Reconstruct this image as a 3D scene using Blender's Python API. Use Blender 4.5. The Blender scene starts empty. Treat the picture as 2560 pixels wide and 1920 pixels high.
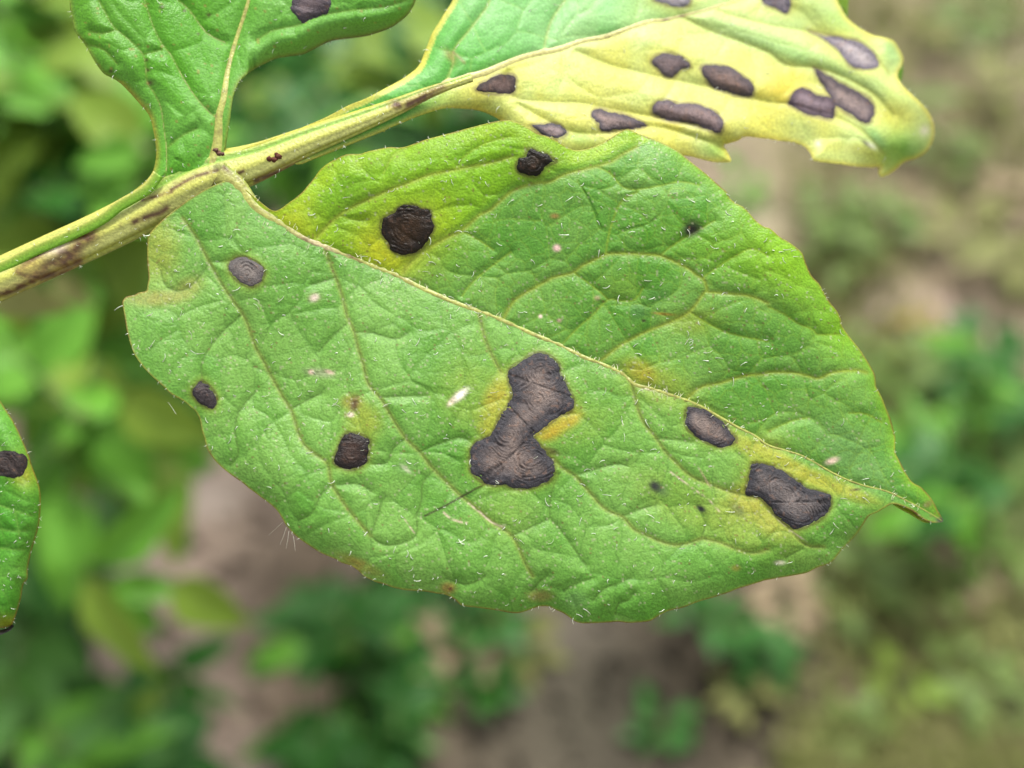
import bpy, math, random
import numpy as np
from mathutils import Vector, Matrix

random.seed(7)
rng = np.random.default_rng(11)
scene = bpy.context.scene
COL = scene.collection

# ------------------------------------------------------------------ camera, sky, sun, exposure
PITCH = math.radians(50)
LENS, SENSOR = 45.0, 36.0
CAM = np.array([0.0, 0.0, 0.86])
FOCUS = 0.1295
cd = bpy.data.cameras.new('camera')
cam = bpy.data.objects.new('camera', cd); COL.objects.link(cam)
cam.location = CAM
cam.rotation_euler = (math.radians(90) - PITCH, 0, 0)
cd.lens = LENS; cd.sensor_width = SENSOR
cd.clip_start = 0.005; cd.clip_end = 200
cd.dof.use_dof = True; cd.dof.focus_distance = FOCUS; cd.dof.aperture_fstop = 13.0
scene.camera = cam

SUN_EL, SUN_AZ = math.radians(64), math.radians(12)     # azimuth from +Y towards +X
world = bpy.data.worlds.new('World'); scene.world = world; world.use_nodes = True
nt = world.node_tree; nt.nodes.clear()
sky = nt.nodes.new('ShaderNodeTexSky'); sky.sky_type = 'NISHITA'; sky.sun_disc = False
sky.sun_elevation = SUN_EL; sky.sun_rotation = SUN_AZ
sky.air_density = 1.0; sky.dust_density = 4.0; sky.ozone_density = 0.6
bg = nt.nodes.new('ShaderNodeBackground'); bg.inputs['Strength'].default_value = 0.115
out = nt.nodes.new('ShaderNodeOutputWorld')
hs = nt.nodes.new('ShaderNodeHueSaturation'); hs.inputs['Saturation'].default_value = 0.15    # thin cloud whitens the sky
nt.links.new(sky.outputs[0], hs.inputs['Color']); nt.links.new(hs.outputs[0], bg.inputs['Color']); nt.links.new(bg.outputs[0], out.inputs['Surface'])
sd = bpy.data.lights.new('sun', 'SUN'); sd.energy = 1.5; sd.angle = math.radians(13); sd.color = (1, 0.96, 0.88)
sun = bpy.data.objects.new('sun', sd); COL.objects.link(sun)
sdir = Vector((math.sin(SUN_AZ) * math.cos(SUN_EL), math.cos(SUN_AZ) * math.cos(SUN_EL), math.sin(SUN_EL)))
sun.rotation_euler = sdir.to_track_quat('Z', 'Y').to_euler(); sun.location = sdir * 5
scene.view_settings.view_transform = 'Standard'; scene.view_settings.look = 'None'
scene.view_settings.exposure = 1.65; scene.view_settings.gamma = 1; scene.view_settings.use_curve_mapping = False
scene.cycles.use_denoising = True
scene.cycles.max_bounces = 6

# ------------------------------------------------------------------ helpers
FWD = np.array([0, math.cos(PITCH), -math.sin(PITCH)])
UP = np.array([0, math.sin(PITCH), math.cos(PITCH)])
RIGHT = np.array([1.0, 0, 0])
K = SENSOR / LENS / 2560.0
def P(u, v, d):
    """point of the place that stands d metres in front of the lens, along one line of sight"""
    u = np.asarray(u, float); v = np.asarray(v, float); d = np.asarray(d, float)
    x = (u - 1280) * K * d; y = -(v - 960) * K * d
    return CAM + x[..., None] * RIGHT + y[..., None] * UP + d[..., None] * FWD
def G(u, v, h=0.0):
    """where that line of sight meets height h above the ground"""
    r = (u - 1280) * K * RIGHT - (v - 960) * K * UP + FWD
    return CAM + r * ((h - CAM[2]) / r[2])
PX = K * 0.13                      # metres per traced pixel at the leaf

def Z(tx, ty, pts):
    return [(tx + x / 3.45625, ty + y / 3.45625) for x, y in pts]
def F(pts):
    return [(x * 1.15732, y * 1.15732) for x, y in pts]
def lin(c):
    c = np.array(c, float) / 255
    return np.where(c <= 0.04045, c / 12.92, ((c + 0.055) / 1.055) ** 2.4)
def alb(r, g, b, k=0.5):
    return lin((r, g, b)) * k

def h2(i, j, s):
    return np.modf(np.abs(np.sin(i * 127.1 + j * 311.7 + s * 74.7) * 43758.5453))[0]
def noise(u, v, sc, s=0):
    x = np.asarray(u, float) / sc; y = np.asarray(v, float) / sc
    i = np.floor(x); j = np.floor(y); f = x - i; g = y - j
    f = f * f * (3 - 2 * f); g = g * g * (3 - 2 * g)
    a = h2(i, j, s) * (1 - f) + h2(i + 1, j, s) * f
    b = h2(i, j + 1, s) * (1 - f) + h2(i + 1, j + 1, s) * f
    return (a * (1 - g) + b * g) * 2 - 1
def fbm(u, v, sc, s=0, n=3):
    return sum(noise(u, v, sc / 2 ** k, s + k) * 0.5 ** k for k in range(n)) / 1.6
def voro(u, v, cell, seed, warp=0.25, ret=False):
    u = u + noise(u, v, cell * 0.8, seed + 3) * cell * warp
    v = v + noise(u, v, cell * 0.8, seed + 9) * cell * warp
    x = u / cell; y = v / cell
    i0 = np.floor(x); j0 = np.floor(y)
    f1 = np.full(x.shape, 1e9); f2 = f1.copy()
    c1x = np.zeros_like(x); c1y = c1x.copy(); c2x = c1x.copy(); c2y = c1x.copy()
    for di in (-2, -1, 0, 1, 2):
        for dj in (-2, -1, 0, 1, 2):
            cx = i0 + di + h2(i0 + di, j0 + dj, seed) * 0.9
            cy = j0 + dj + h2(i0 + di, j0 + dj, seed + 5) * 0.9
            d = (x - cx) ** 2 + (y - cy) ** 2
            a = d < f1; b = (~a) & (d < f2)
            f2 = np.where(a, f1, np.where(b, d, f2)); c2x = np.where(a, c1x, np.where(b, cx, c2x)); c2y = np.where(a, c1y, np.where(b, cy, c2y))
            f1 = np.where(a, d, f1); c1x = np.where(a, cx, c1x); c1y = np.where(a, cy, c1y)
    if ret: return h2(np.round(c1x * 50), np.round(c1y * 50), 7)
    return (f2 - f1) / (2 * np.sqrt((c2x - c1x) ** 2 + (c2y - c1y) ** 2) + 1e-6) * cell

def segdist(u, v, line, signed=False):
    L = np.asarray(line, float)
    best = np.full(u.shape, 1e9); sg = np.ones(u.shape); bx = np.zeros(u.shape); by = bx.copy(); tt = bx.copy()
    n = len(L) - 1
    for k in range(n):
        a = L[k]; b = L[k + 1]; d = b - a; l2 = (d ** 2).sum() + 1e-9
        t = np.clip(((u - a[0]) * d[0] + (v - a[1]) * d[1]) / l2, 0, 1)
        px = a[0] + t * d[0]; py = a[1] + t * d[1]
        q = (u - px) ** 2 + (v - py) ** 2
        m = q < best
        best = np.where(m, q, best); bx = np.where(m, px, bx); by = np.where(m, py, by); tt = np.where(m, (k + t) / n, tt)
        if signed:
            sg = np.where(m, np.sign(d[0] * (v - a[1]) - d[1] * (u - a[0])), sg)
    return np.sqrt(best), sg, bx, by, tt
def inside(u, v, poly):
    p = np.asarray(poly, float); r = np.zeros(u.shape, bool); j = len(p) - 1
    for i in range(len(p)):
        xi, yi = p[i]; xj, yj = p[j]
        if yi != yj:
            r ^= ((yi > v) != (yj > v)) & (u < (xj - xi) * (v - yi) / (yj - yi) + xi)
        j = i
    return r
def smooth(line, n=4, closed=False):
    L = [np.array(p, float) for p in line]; o = []
    m = len(L)
    for i in range(m if closed else m - 1):
        p0 = L[(i - 1) % m] if closed or i else L[0]; p1 = L[i]; p2 = L[(i + 1) % m]
        p3 = L[(i + 2) % m] if closed or i + 2 < m else L[-1]
        for k in range(n):
            t = k / n
            o.append(0.5 * (2 * p1 + (p2 - p0) * t + (2 * p0 - 5 * p1 + 4 * p2 - p3) * t * t + (3 * p1 - p0 - 3 * p2 + p3) * t ** 3))
    if not closed: o.append(L[-1])
    return np.array(o)

def mesh_np(name, V, Fc, mat, parent=None, origin=None, col=None, smooth_=True, cls=None):
    me = bpy.data.meshes.new(name)
    V = np.asarray(V, float)
    if origin is not None: V = V - origin
    Fc = np.asarray(Fc, int); n = Fc.shape[1]
    me.vertices.add(len(V)); me.vertices.foreach_set('co', V.astype(np.float32).ravel())
    me.loops.add(Fc.size); me.loops.foreach_set('vertex_index', Fc.ravel().astype(np.int32))
    me.polygons.add(len(Fc)); me.polygons.foreach_set('loop_start', (np.arange(len(Fc)) * n).astype(np.int32))
    me.polygons.foreach_set('use_smooth', np.full(len(Fc), smooth_))
    me.update(calc_edges=True); me.validate()
    if col is not None:
        a = me.color_attributes.new('pigment', 'FLOAT_COLOR', 'POINT')
        c = np.ones((len(V), 4), np.float32); c[:, :col.shape[1]] = col
        a.data.foreach_set('color', c.ravel())
    me.materials.append(mat)
    o = bpy.data.objects.new(name, me); COL.objects.link(o)
    if parent: o.parent = parent
    return o

# ------------------------------------------------------------------ materials
def leafmat(name, rough=0.42, transl=0.22, bump=0.25, spec=0.45, coarse=1500, sheen=0.0):
    m = bpy.data.materials.new(name); m.use_nodes = True; t = m.node_tree; N = t.nodes; L = t.links
    b = N['Principled BSDF']; o = N['Material Output']
    a = N.new('ShaderNodeAttribute'); a.attribute_name = 'pigment'
    tc = N.new('ShaderNodeTexCoord')
    n1 = N.new('ShaderNodeTexNoise'); n1.inputs['Scale'].default_value = coarse; n1.inputs['Detail'].default_value = 4
    n2 = N.new('ShaderNodeTexNoise'); n2.inputs['Scale'].default_value = coarse * 3; n2.inputs['Detail'].default_value = 2
    L.new(tc.outputs['Object'], n1.inputs['Vector']); L.new(tc.outputs['Object'], n2.inputs['Vector'])
    mr = N.new('ShaderNodeMapRange'); mr.inputs['From Min'].default_value = 0.3; mr.inputs['From Max'].default_value = 0.72
    mr.inputs['To Min'].default_value = 0.80; mr.inputs['To Max'].default_value = 1.22
    L.new(n2.outputs['Fac'], mr.inputs['Value'])
    mx = N.new('ShaderNodeMix'); mx.data_type = 'RGBA'; mx.blend_type = 'MULTIPLY'; mx.inputs['Factor'].default_value = 1
    L.new(a.outputs['Color'], mx.inputs['A']); L.new(mr.outputs['Result'], mx.inputs['B'])
    L.new(mx.outputs['Result'], b.inputs['Base Color'])
    n3 = N.new('ShaderNodeTexNoise'); n3.inputs['Scale'].default_value = 160; n3.inputs['Detail'].default_value = 3; L.new(tc.outputs['Object'], n3.inputs['Vector'])
    r3 = N.new('ShaderNodeMapRange'); r3.inputs['From Min'].default_value = 0.3; r3.inputs['From Max'].default_value = 0.7; r3.inputs['To Min'].default_value = rough - 0.1; r3.inputs['To Max'].default_value = rough + 0.14
    L.new(n3.outputs['Fac'], r3.inputs['Value']); L.new(r3.outputs['Result'], b.inputs['Roughness']); b.inputs['Specular IOR Level'].default_value = spec
    if sheen:
        b.inputs['Sheen Weight'].default_value = sheen; b.inputs['Sheen Roughness'].default_value = 0.4
    ad = N.new('ShaderNodeMath'); ad.operation = 'ADD'; L.new(n1.outputs['Fac'], ad.inputs[0]); L.new(n2.outputs['Fac'], ad.inputs[1])
    bp = N.new('ShaderNodeBump'); bp.inputs['Strength'].default_value = bump; bp.inputs['Distance'].default_value = 0.0003
    L.new(ad.outputs[0], bp.inputs['Height']); L.new(bp.outputs['Normal'], b.inputs['Normal'])
    if transl:
        tr = N.new('ShaderNodeBsdfTranslucent'); g = N.new('ShaderNodeMix'); g.data_type = 'RGBA'; g.blend_type = 'MULTIPLY'
        g.inputs['Factor'].default_value = 1; g.inputs['B'].default_value = (1.5, 1.5, 0.6, 1)
        L.new(mx.outputs['Result'], g.inputs['A']); L.new(g.outputs['Result'], tr.inputs['Color'])
        ms = N.new('ShaderNodeMixShader'); ms.inputs['Fac'].default_value = transl
        L.new(b.outputs[0], ms.inputs[1]); L.new(tr.outputs[0], ms.inputs[2]); L.new(ms.outputs[0], o.inputs['Surface'])
    return m
M_leaf = leafmat('leaf_skin', 0.46, 0.3, 0.3, 0.34, 1500, 0.0)
M_leafB = leafmat('pale_leaf_skin', 0.48, 0.3, 0.18, 0.42, 1500, 0.0)
M_stem = leafmat('stalk_skin', 0.42, 0.0, 0.25, 0.5, 1200)
M_dead = leafmat('dead_tissue', 0.6, 0.0, 0.4, 0.22, 2600, 0.0)
M_wet = leafmat('dark_dead_tissue', 0.4, 0.0, 0.4, 0.22, 2600, 0.0)
M_hair = leafmat('leaf_hair', 0.35, 0.2, 0.0, 0.5, 1000)
def plain(name, c1, c2, scale, rough=0.8, transl=0.0, bump=0.0, dist=0.01, detail=6):
    m = bpy.data.materials.new(name); m.use_nodes = True; t = m.node_tree; N = t.nodes; L = t.links
    b = N['Principled BSDF']; tc = N.new('ShaderNodeTexCoord')
    n1 = N.new('ShaderNodeTexNoise'); n1.inputs['Scale'].default_value = scale; n1.inputs['Detail'].default_value = detail
    cr = N.new('ShaderNodeValToRGB'); cr.color_ramp.elements[0].position = 0.35; cr.color_ramp.elements[1].position = 0.66
    cr.color_ramp.elements[0].color = (*c1, 1); cr.color_ramp.elements[1].color = (*c2, 1)
    L.new(tc.outputs['Object'], n1.inputs['Vector']); L.new(n1.outputs['Fac'], cr.inputs['Fac'])
    L.new(cr.outputs['Color'], b.inputs['Base Color']); b.inputs['Roughness'].default_value = rough
    b.inputs['Specular IOR Level'].default_value = 0.18
    if bump:
        bp = N.new('ShaderNodeBump'); bp.inputs['Strength'].default_value = bump; bp.inputs['Distance'].default_value = dist
        L.new(n1.outputs['Fac'], bp.inputs['Height']); L.new(bp.outputs['Normal'], b.inputs['Normal'])
    if transl:
        tr = N.new('ShaderNodeBsdfTranslucent'); L.new(cr.outputs['Color'], tr.inputs['Color'])
        ms = N.new('ShaderNodeMixShader'); ms.inputs['Fac'].default_value = transl
        L.new(b.outputs[0], ms.inputs[1]); L.new(tr.outputs[0], ms.inputs[2]); L.new(ms.outputs[0], N['Material Output'].inputs['Surface'])
    return m

# ------------------------------------------------------------------ leaf surfaces
class Leaf:
    def __init__(s, outline, midrib, veins, base, seed, cellsz=95):
        s.outline = smooth(outline, 3, True); s.midrib = smooth(midrib, 4)
        s.veins = [smooth(v, 3) for v in veins]; s.base = base; s.seed = seed; s.cell = cellsz
        s.A = (0.00024, 0.00015, 0.00004); s.spots = []
    def fields(s, u, v):
        dm, sg, _, _, tm = segdist(u, v, s.midrib, True)
        dv = dm.copy()
        for L in s.veins: dv = np.minimum(dv, segdist(u, v, L)[0])
        d1 = voro(u, v, s.cell, s.seed); d2 = voro(u, v, s.cell * 0.36, s.seed + 20)
        oc = np.vstack([s.outline, s.outline[:1]])
        e = segdist(u, v, oc)[0]
        return dm, sg, tm, dv, d1, d2, e
    def depth(s, u, v, f=None):
        u = np.asarray(u, float); v = np.asarray(v, float)
        f = f or s.fields(u, v)
        dm, sg, tm, dv, d1, d2, e = f
        fade = np.clip(e / 50, 0.15, 1)
        h = s.A[0] * (0.6 * (1 - np.exp(-dv / 13)) + 0.6 * (1 - np.exp(-dv / 48))) + s.A[1] * (1 - np.exp(-d1 / 13)) * np.clip(dv / 20, 0, 1) * fade + s.A[2] * (1 - np.exp(-d2 / 6)) * fade
        return s.base(u, v, f) - h
def sheet(name, lf, outline, spacing, dfn, cfn, mat, parent, origin, thick=0.00024):
    ol = np.asarray(outline); oc = np.vstack([ol, ol[:1]])
    lo = ol.min(0) - spacing * 2; hi = ol.max(0) + spacing * 2
    gu = np.arange(lo[0], hi[0], spacing); gv = np.arange(lo[1], hi[1], spacing)
    U, W = np.meshgrid(gu, gv); ins = inside(U, W, ol)
    q = ins[:-1, :-1] | ins[1:, :-1] | ins[:-1, 1:] | ins[1:, 1:]
    used = np.zeros(U.shape, bool)
    used[:-1, :-1] |= q; used[1:, :-1] |= q; used[:-1, 1:] |= q; used[1:, 1:] |= q
    idx = -np.ones(U.shape, int); idx[used] = np.arange(used.sum())
    u = U[used]; v = W[used]; i_ = ins[used]
    sel = np.where(~i_)[0]
    _, _, bx, by, _ = segdist(u[sel], v[sel], oc)
    u[sel] = bx; v[sel] = by
    Fc = np.stack([idx[:-1, :-1][q], idx[1:, :-1][q], idx[1:, 1:][q], idx[:-1, 1:][q]], 1)
    d, c = dfn(u, v), None
    if isinstance(d, tuple): d, extra = d
    else: extra = None
    c = cfn(u, v, extra)
    o = mesh_np(name, P(u, v, d), Fc, mat, parent, origin, c)
    if thick:
        s = o.modifiers.new('thickness', 'SOLIDIFY'); s.thickness = thick; s.offset = -1
    return o
def halo(c, u, v, outlines, dark, wide):
    # dying tissue borders each spot: a thin brown line, then a yellowed fringe
    for o in outlines:
        o = smooth(o, 2, True); lo = o.min(0) - 60; hi = o.max(0) + 60
        m = (u > lo[0]) & (u < hi[0]) & (v > lo[1]) & (v < hi[1])
        if not m.any(): continue
        d = segdist(u[m], v[m], np.vstack([o, o[:1]]))[0]; d = d + noise(u[m], v[m], 14, 71) * 1.5
        cc = mixc(c[m], wide[0], np.exp(-(d / wide[1]) ** 2) * wide[2])
        c[m] = mixc(cc, dark, np.exp(-(d / 4.2) ** 2) * 0.75)
    return c
def mixc(c, t, w):
    w = np.clip(w, 0, 1)[:, None]
    return c * (1 - w) + np.asarray(t) * w
def splat(u, v, x, y, rx, ry, ang=0, p=2):
    a = math.radians(ang); du = u - x; dv = v - y
    X = du * math.cos(a) + dv * math.sin(a); Y = -du * math.sin(a) + dv * math.cos(a)
    return np.exp(-((X / rx) ** 2 + (Y / ry) ** 2) ** (p / 2))

def tube(name, pts, dfn, mat, parent, origin, rad, colfn, n=14, emb=0.35, flat=0.75, groove=None, kind=None):
    """stalk or vein: rings round the traced line, half sunk in the leaf; rad in traced pixels as function of t"""
    L = smooth(pts, 6); m = len(L)
    T = np.gradient(L, axis=0); T /= np.linalg.norm(T, axis=1)[:, None] + 1e-9
    Nn = np.stack([-T[:, 1], T[:, 0]], 1)
    t = np.linspace(0, 1, m); r = np.array([rad(x) for x in t])
    dc = dfn(L[:, 0], L[:, 1]) + r * PX * emb
    th = np.linspace(0, 2 * math.pi, n, endpoint=False)
    V = []; C = []
    for k in range(m):
        g = groove(th, t[k]) if groove is not None else 1.0
        off = np.sin(th) * r[k] * g; dd = dc[k] - np.cos(th) * r[k] * PX * flat * g
        uu = L[k, 0] + Nn[k, 0] * off; vv = L[k, 1] + Nn[k, 1] * off
        V.append(P(uu, vv, dd)); C.append(colfn(uu, vv, th, t[k]))
    V = np.concatenate(V); C = np.concatenate(C)
    k, j = np.meshgrid(np.arange(m - 1), np.arange(n), indexing='ij')
    a = k * n + j; b = k * n + (j + 1) % n
    Fc = np.stack([a.ravel(), b.ravel(), (b + n).ravel(), (a + n).ravel()], 1)
    cap = []
    o = mesh_np(name, V, Fc, mat, parent, origin, C)
    if kind: o['kind'] = kind
    return o

def hairs(name, lf, n, parent, origin, margin=40, length=(12, 28), rad=1.15, where=None, stand=0.5, scale=1.0):
    V = []; Fc = []; C = []
    ol = lf.outline; lo = ol.min(0); hi = ol.max(0)
    pts = []
    while len(pts) < n:
        u = rng.uniform(lo[0], hi[0], 400); v = rng.uniform(lo[1], hi[1], 400)
        ok = inside(u, v, ol) & (u > -20) & (v > -20)
        for a, b in zip(u[ok], v[ok]):
            if where is None or rng.random() < where(a, b): pts.append((a, b))
    pts = np.array(pts[:n]); ang = rng.uniform(-0.9, 0.9, n) + rng.choice([0, math.pi, math.pi / 2, -0.5], n)
    ln = length[0] + (length[1] - length[0]) * rng.random(n) ** 2.2
    st = np.full(n, stand) * rng.uniform(0.3, 1.4, n)
    # margin hairs point outwards
    me = rng.integers(0, len(ol), margin); nx = ol[(me + 1) % len(ol)] - ol[me]
    nx = np.stack([nx[:, 1], -nx[:, 0]], 1); nx /= np.linalg.norm(nx, axis=1)[:, None] + 1e-9
    mid = ol[me] + nx * 4; ins = inside(mid[:, 0], mid[:, 1], ol); nx[ins] *= -1
    mp = ol[me] - nx * 1.5
    pts = np.vstack([pts, mp]); ang = np.concatenate([ang, np.arctan2(nx[:, 1], nx[:, 0]) + rng.uniform(-0.7, 0.7, margin)])
    ln = np.concatenate([ln, rng.uniform(4, 10, margin)]); st = np.concatenate([st, rng.uniform(-0.1, 0.3, margin)])
    D = lf.depth(pts[:, 0], pts[:, 1])
    for i in range(len(pts)):
        u, v = pts[i]; a = ang[i]; L = ln[i]; bend = random.uniform(-1.8, 1.8); rr = rad * random.uniform(0.55, 1.15) * scale * (1 if i < n else 0.65)
        dd = D[i] + 0.00003; base = len(V); S = 5
        for k in range(S + 1):
            r = rr * (1 - 0.65 * k / S)
            aa = a + bend * k / S
            w = D[i] + 0.00003 - math.sin(math.pi * min(1, k / S * 0.8)) * L * PX * st[i] - 0.00002
            n_ = (-math.sin(aa), math.cos(aa))
            for q in range(3):
                t = q * 2.0944
                V.append((u + n_[0] * math.cos(t) * r, v + n_[1] * math.cos(t) * r, w - math.sin(t) * r * PX))
            u += math.cos(aa) * L / S; v += math.sin(aa) * L / S
            g = random.uniform(0.85, 1.0)
            C += [(0.62 * g, 0.66 * g, 0.55 * g)] * 3
        for k in range(S):
            for q in range(3):
                b = base + k * 3; Fc.append((b + q, b + (q + 1) % 3, b + 3 + (q + 1) % 3, b + 3 + q))
    V = np.array(V); W = P(V[:, 0], V[:, 1], V[:, 2])
    o = mesh_np(name, W, Fc, M_hair, parent, origin, np.array(C)); o['kind'] = 'stuff'
    return o

def lesion(lf, outline, parent, origin, centre, dark=(52, 47, 50), mid=(96, 80, 74), mat=None, ring=8.5, amp=0.00004, crack=0.5, spacing=2.6, k=0.52, wet=0):
    ol = smooth(outline, 6, True)
    lf.spots.append(ol); seg = np.roll(ol, -1, 0) - ol
    jit = (noise(ol[:, 0], ol[:, 1], 12, 4) * 2.6 + noise(ol[:, 0], ol[:, 1], 5, 9) * 1.2)[:, None]
    nn = np.stack([seg[:, 1], -seg[:, 0]], 1); nn /= np.linalg.norm(nn, axis=1)[:, None] + 1e-9
    ol = ol + nn * jit
    oc = np.vstack([ol, ol[:1]])
    seam = [0]
    def field(u, v):
        e = segdist(u, v, oc)[0]
        r = np.full(u.shape, 1e9); r2 = r.copy()
        for cx, cy, asp, an in centre:
            a = math.radians(an); du = u - cx; dv = v - cy
            X = du * math.cos(a) + dv * math.sin(a); Y = -du * math.sin(a) + dv * math.cos(a)
            q = np.sqrt(X ** 2 + (Y * asp) ** 2); r2 = np.minimum(r2, np.maximum(r, q)); r = np.minimum(r, q)
        seam[0] = np.exp(-((r2 - r + noise(u, v, 12, 5) * 3) / 3.2) ** 2) * (r > 16)
        r = r + fbm(u, v, 44, 8) * 11 + fbm(u, v, 14, 3) * 2.6
        return e, r
    def dfn(u, v):
        e, r = field(u, v)
        w = np.clip(e / 7, 0, 1)
        hh = (np.sin(r / ring * 2 * math.pi) + 0.5 * np.sin(r / ring * 4.3 + noise(u, v, 22, 2) * 3)) * amp * w * np.clip(0.45 + 1.2 * noise(u, v, 26, 6), 0.0, 1.3)
        hh += fbm(u, v, 26, 12) * amp * 0.9 * w - seam[0] * amp * 1.6 * w
        return lf.depth(u, v) + 0.00003 - 0.00010 * w - 0.00010 * np.clip(e / 22, 0, 1) - hh, (e, r)
    def cfn(u, v, ex):
        e, r = ex
        emax = max(e.max(), 1)
        c = np.tile(alb(*dark, k), (len(u), 1))
        g = np.clip((e / emax - 0.25) / 0.5, 0, 1) * (0.85 + 0.5 * fbm(u, v, 30, 2)) * (0.85 + 0.2 * np.clip(noise(u, v, 26, 16) * 1.5, 0, 1) * np.sin(r / ring * 2 * math.pi + 0.8))
        c = mixc(c, alb(*mid, k), g)
        c = mixc(c, alb(*[x * 0.5 for x in dark], k), np.clip(1 - e / 5, 0, 1) * 0.6)
        c = mixc(c, alb(30, 25, 26, k), np.clip(np.sin(r / ring * 2 * math.pi + 2.2) * 3 - 2.1, 0, 1) * np.clip(noise(u, v, 18, 44) * 2.4 - 0.1, 0, 1) * 0.8)
        c = mixc(c, alb(34, 30, 32, k), seam[0] * 0.75)
        c = mixc(c, alb(150, 112, 88, k), np.clip(noise(u, v, 7, 31) * 2.2 - 1.0, 0, 1) * 0.35 * (e > 6))
        c = mixc(c, alb(26, 22, 24, k), np.clip(noise(u, v, 5, 17) * 2 - 0.8, 0, 1) * 0.5)
        return c
    return sheet('dead_spot', lf, ol, spacing, dfn, cfn, mat or M_dead, parent, origin, 0)

# ------------------------------------------------------------------ traced outlines
T00, T10, T20, T30 = (0, 0), (640, 0), (1280, 0), (1920, 0)
T01, T11, T21, T31 = (0, 480), (640, 480), (1280, 480), (1920, 480)
T02, T12, T22, T32 = (0, 960), (640, 960), (1280, 960), (1920, 960)
T03, T13, T23, T33 = (0, 1440), (640, 1440), (1280, 1440), (1920, 1440)
outA = (Z(*T10, [(400,1659),(450,1600),(500,1540),(560,1460),(640,1400),(700,1370),(760,1340),(820,1330),(900,1330),(960,1310),(1050,1290),(1150,1270),(1250,1275),(1330,1255),(1450,1210),(1600,1170),(1750,1130),(1900,1090),(2060,1050),(2180,1035)])
 + Z(*T20, [(20,1050),(70,1068),(150,1110),(220,1150),(300,1178),(380,1215),(440,1250),(500,1282),(560,1298),(640,1288),(720,1262),(800,1225),(870,1180),(930,1145),(1000,1118),(1100,1158),(1250,1215),(1350,1260),(1440,1310),(1500,1360),(1560,1410),(1650,1480),(1720,1540),(1800,1610)])
 + Z(*T21, [(1855,0),(1880,50),(1930,95),(2000,130),(2050,180),(2110,250),(2180,300)])
 + Z(*T31, [(10,310),(50,340),(100,385),(200,445),(290,520),(310,560),(330,620),(375,720),(440,790),(490,880),(540,960),(590,1020),(630,1100),(640,1160),(720,1270),(800,1370),(870,1480),(920,1570),(930,1640)])
 + Z(*T32, [(935,30),(960,70),(990,130),(1020,210),(1060,310),(1085,400),(1100,470),(1100,590),(1140,670),(1180,750),(1230,830),(1270,865),(1320,890),(1380,950),(1430,1020),(1470,1100),(1515,1180),(1480,1195),(1420,1195),(1370,1180),(1320,1150),(1260,1100),(1180,1060),(1100,1035),(1060,1040),(1000,1075),(940,1110),(880,1135),(850,1170),(820,1220),(770,1290),(700,1370),(640,1430),(600,1480),(560,1530),(510,1560),(440,1580),(380,1610),(300,1640)])
 + Z(*T23, [(2200,35),(2150,50),(2050,80),(1950,110),(1850,150),(1720,190),(1600,225),(1500,265),(1430,285),(1340,305),(1250,355),(1190,390),(1100,400),(1000,405),(920,395),(850,400),(700,408),(600,408),(540,390),(500,360),(440,320),(370,290),(320,265),(250,262),(200,275),(130,300),(60,320)])
 + Z(*T13, [(2200,318),(2100,300),(2000,285),(1900,272),(1830,265),(1770,250),(1730,215),(1690,185),(1640,162),(1560,150),(1450,132),(1300,122),(1190,100),(1100,70),(1030,50),(980,25),(930,0)])
 + Z(*T12, [(880,1610),(820,1570),(740,1545),(680,1510),(560,1460),(450,1390),(340,1310),(260,1220),(220,1150),(170,1080),(100,1020),(50,985),(0,945)])
 + Z(*T02, [(2150,900),(2090,850),(1990,780),(1900,705),(1840,640),(1790,560),(1770,480),(1745,400),(1730,320),(1700,250),(1650,200),(1590,150),(1500,100),(1460,70),(1420,30)])
 + Z(*T01, [(1370,1645),(1280,1560),(1220,1490),(1160,1400),(1120,1290),(1095,1190),(1075,1060),(1060,980),(1057,950),(1090,905),(1160,890),(1200,868),(1265,855),(1275,800),(1285,740),(1275,630),(1272,520),(1275,430),(1283,375)])
 + [(395,560),(430,530),(470,500),(520,470),(575,450),(610,470),(650,505),(682,527),(703,521)]
 + Z(*T11, [(260,110),(330,60)]))
midA = [(545,435)] + Z(*T11, [(-160,-50),(0,145),(200,270),(400,400),(600,480),(800,560),(1000,640),(1200,720),(1400,820),(1600,910),(1800,990),(2000,1060),(2200,1145)]) \
 + Z(*T21, [(200,1240),(400,1320),(600,1420),(800,1500),(950,1570)]) + Z(*T22, [(1060,5),(1200,40),(1350,90),(1500,140),(1640,200),(1800,290),(1950,375),(2100,450)]) \
 + Z(*T32, [(0,530),(200,590),(330,640),(600,790),(800,870),(1000,920),(1100,960),(1200,1010),(1350,1090),(1500,1180)])
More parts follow.
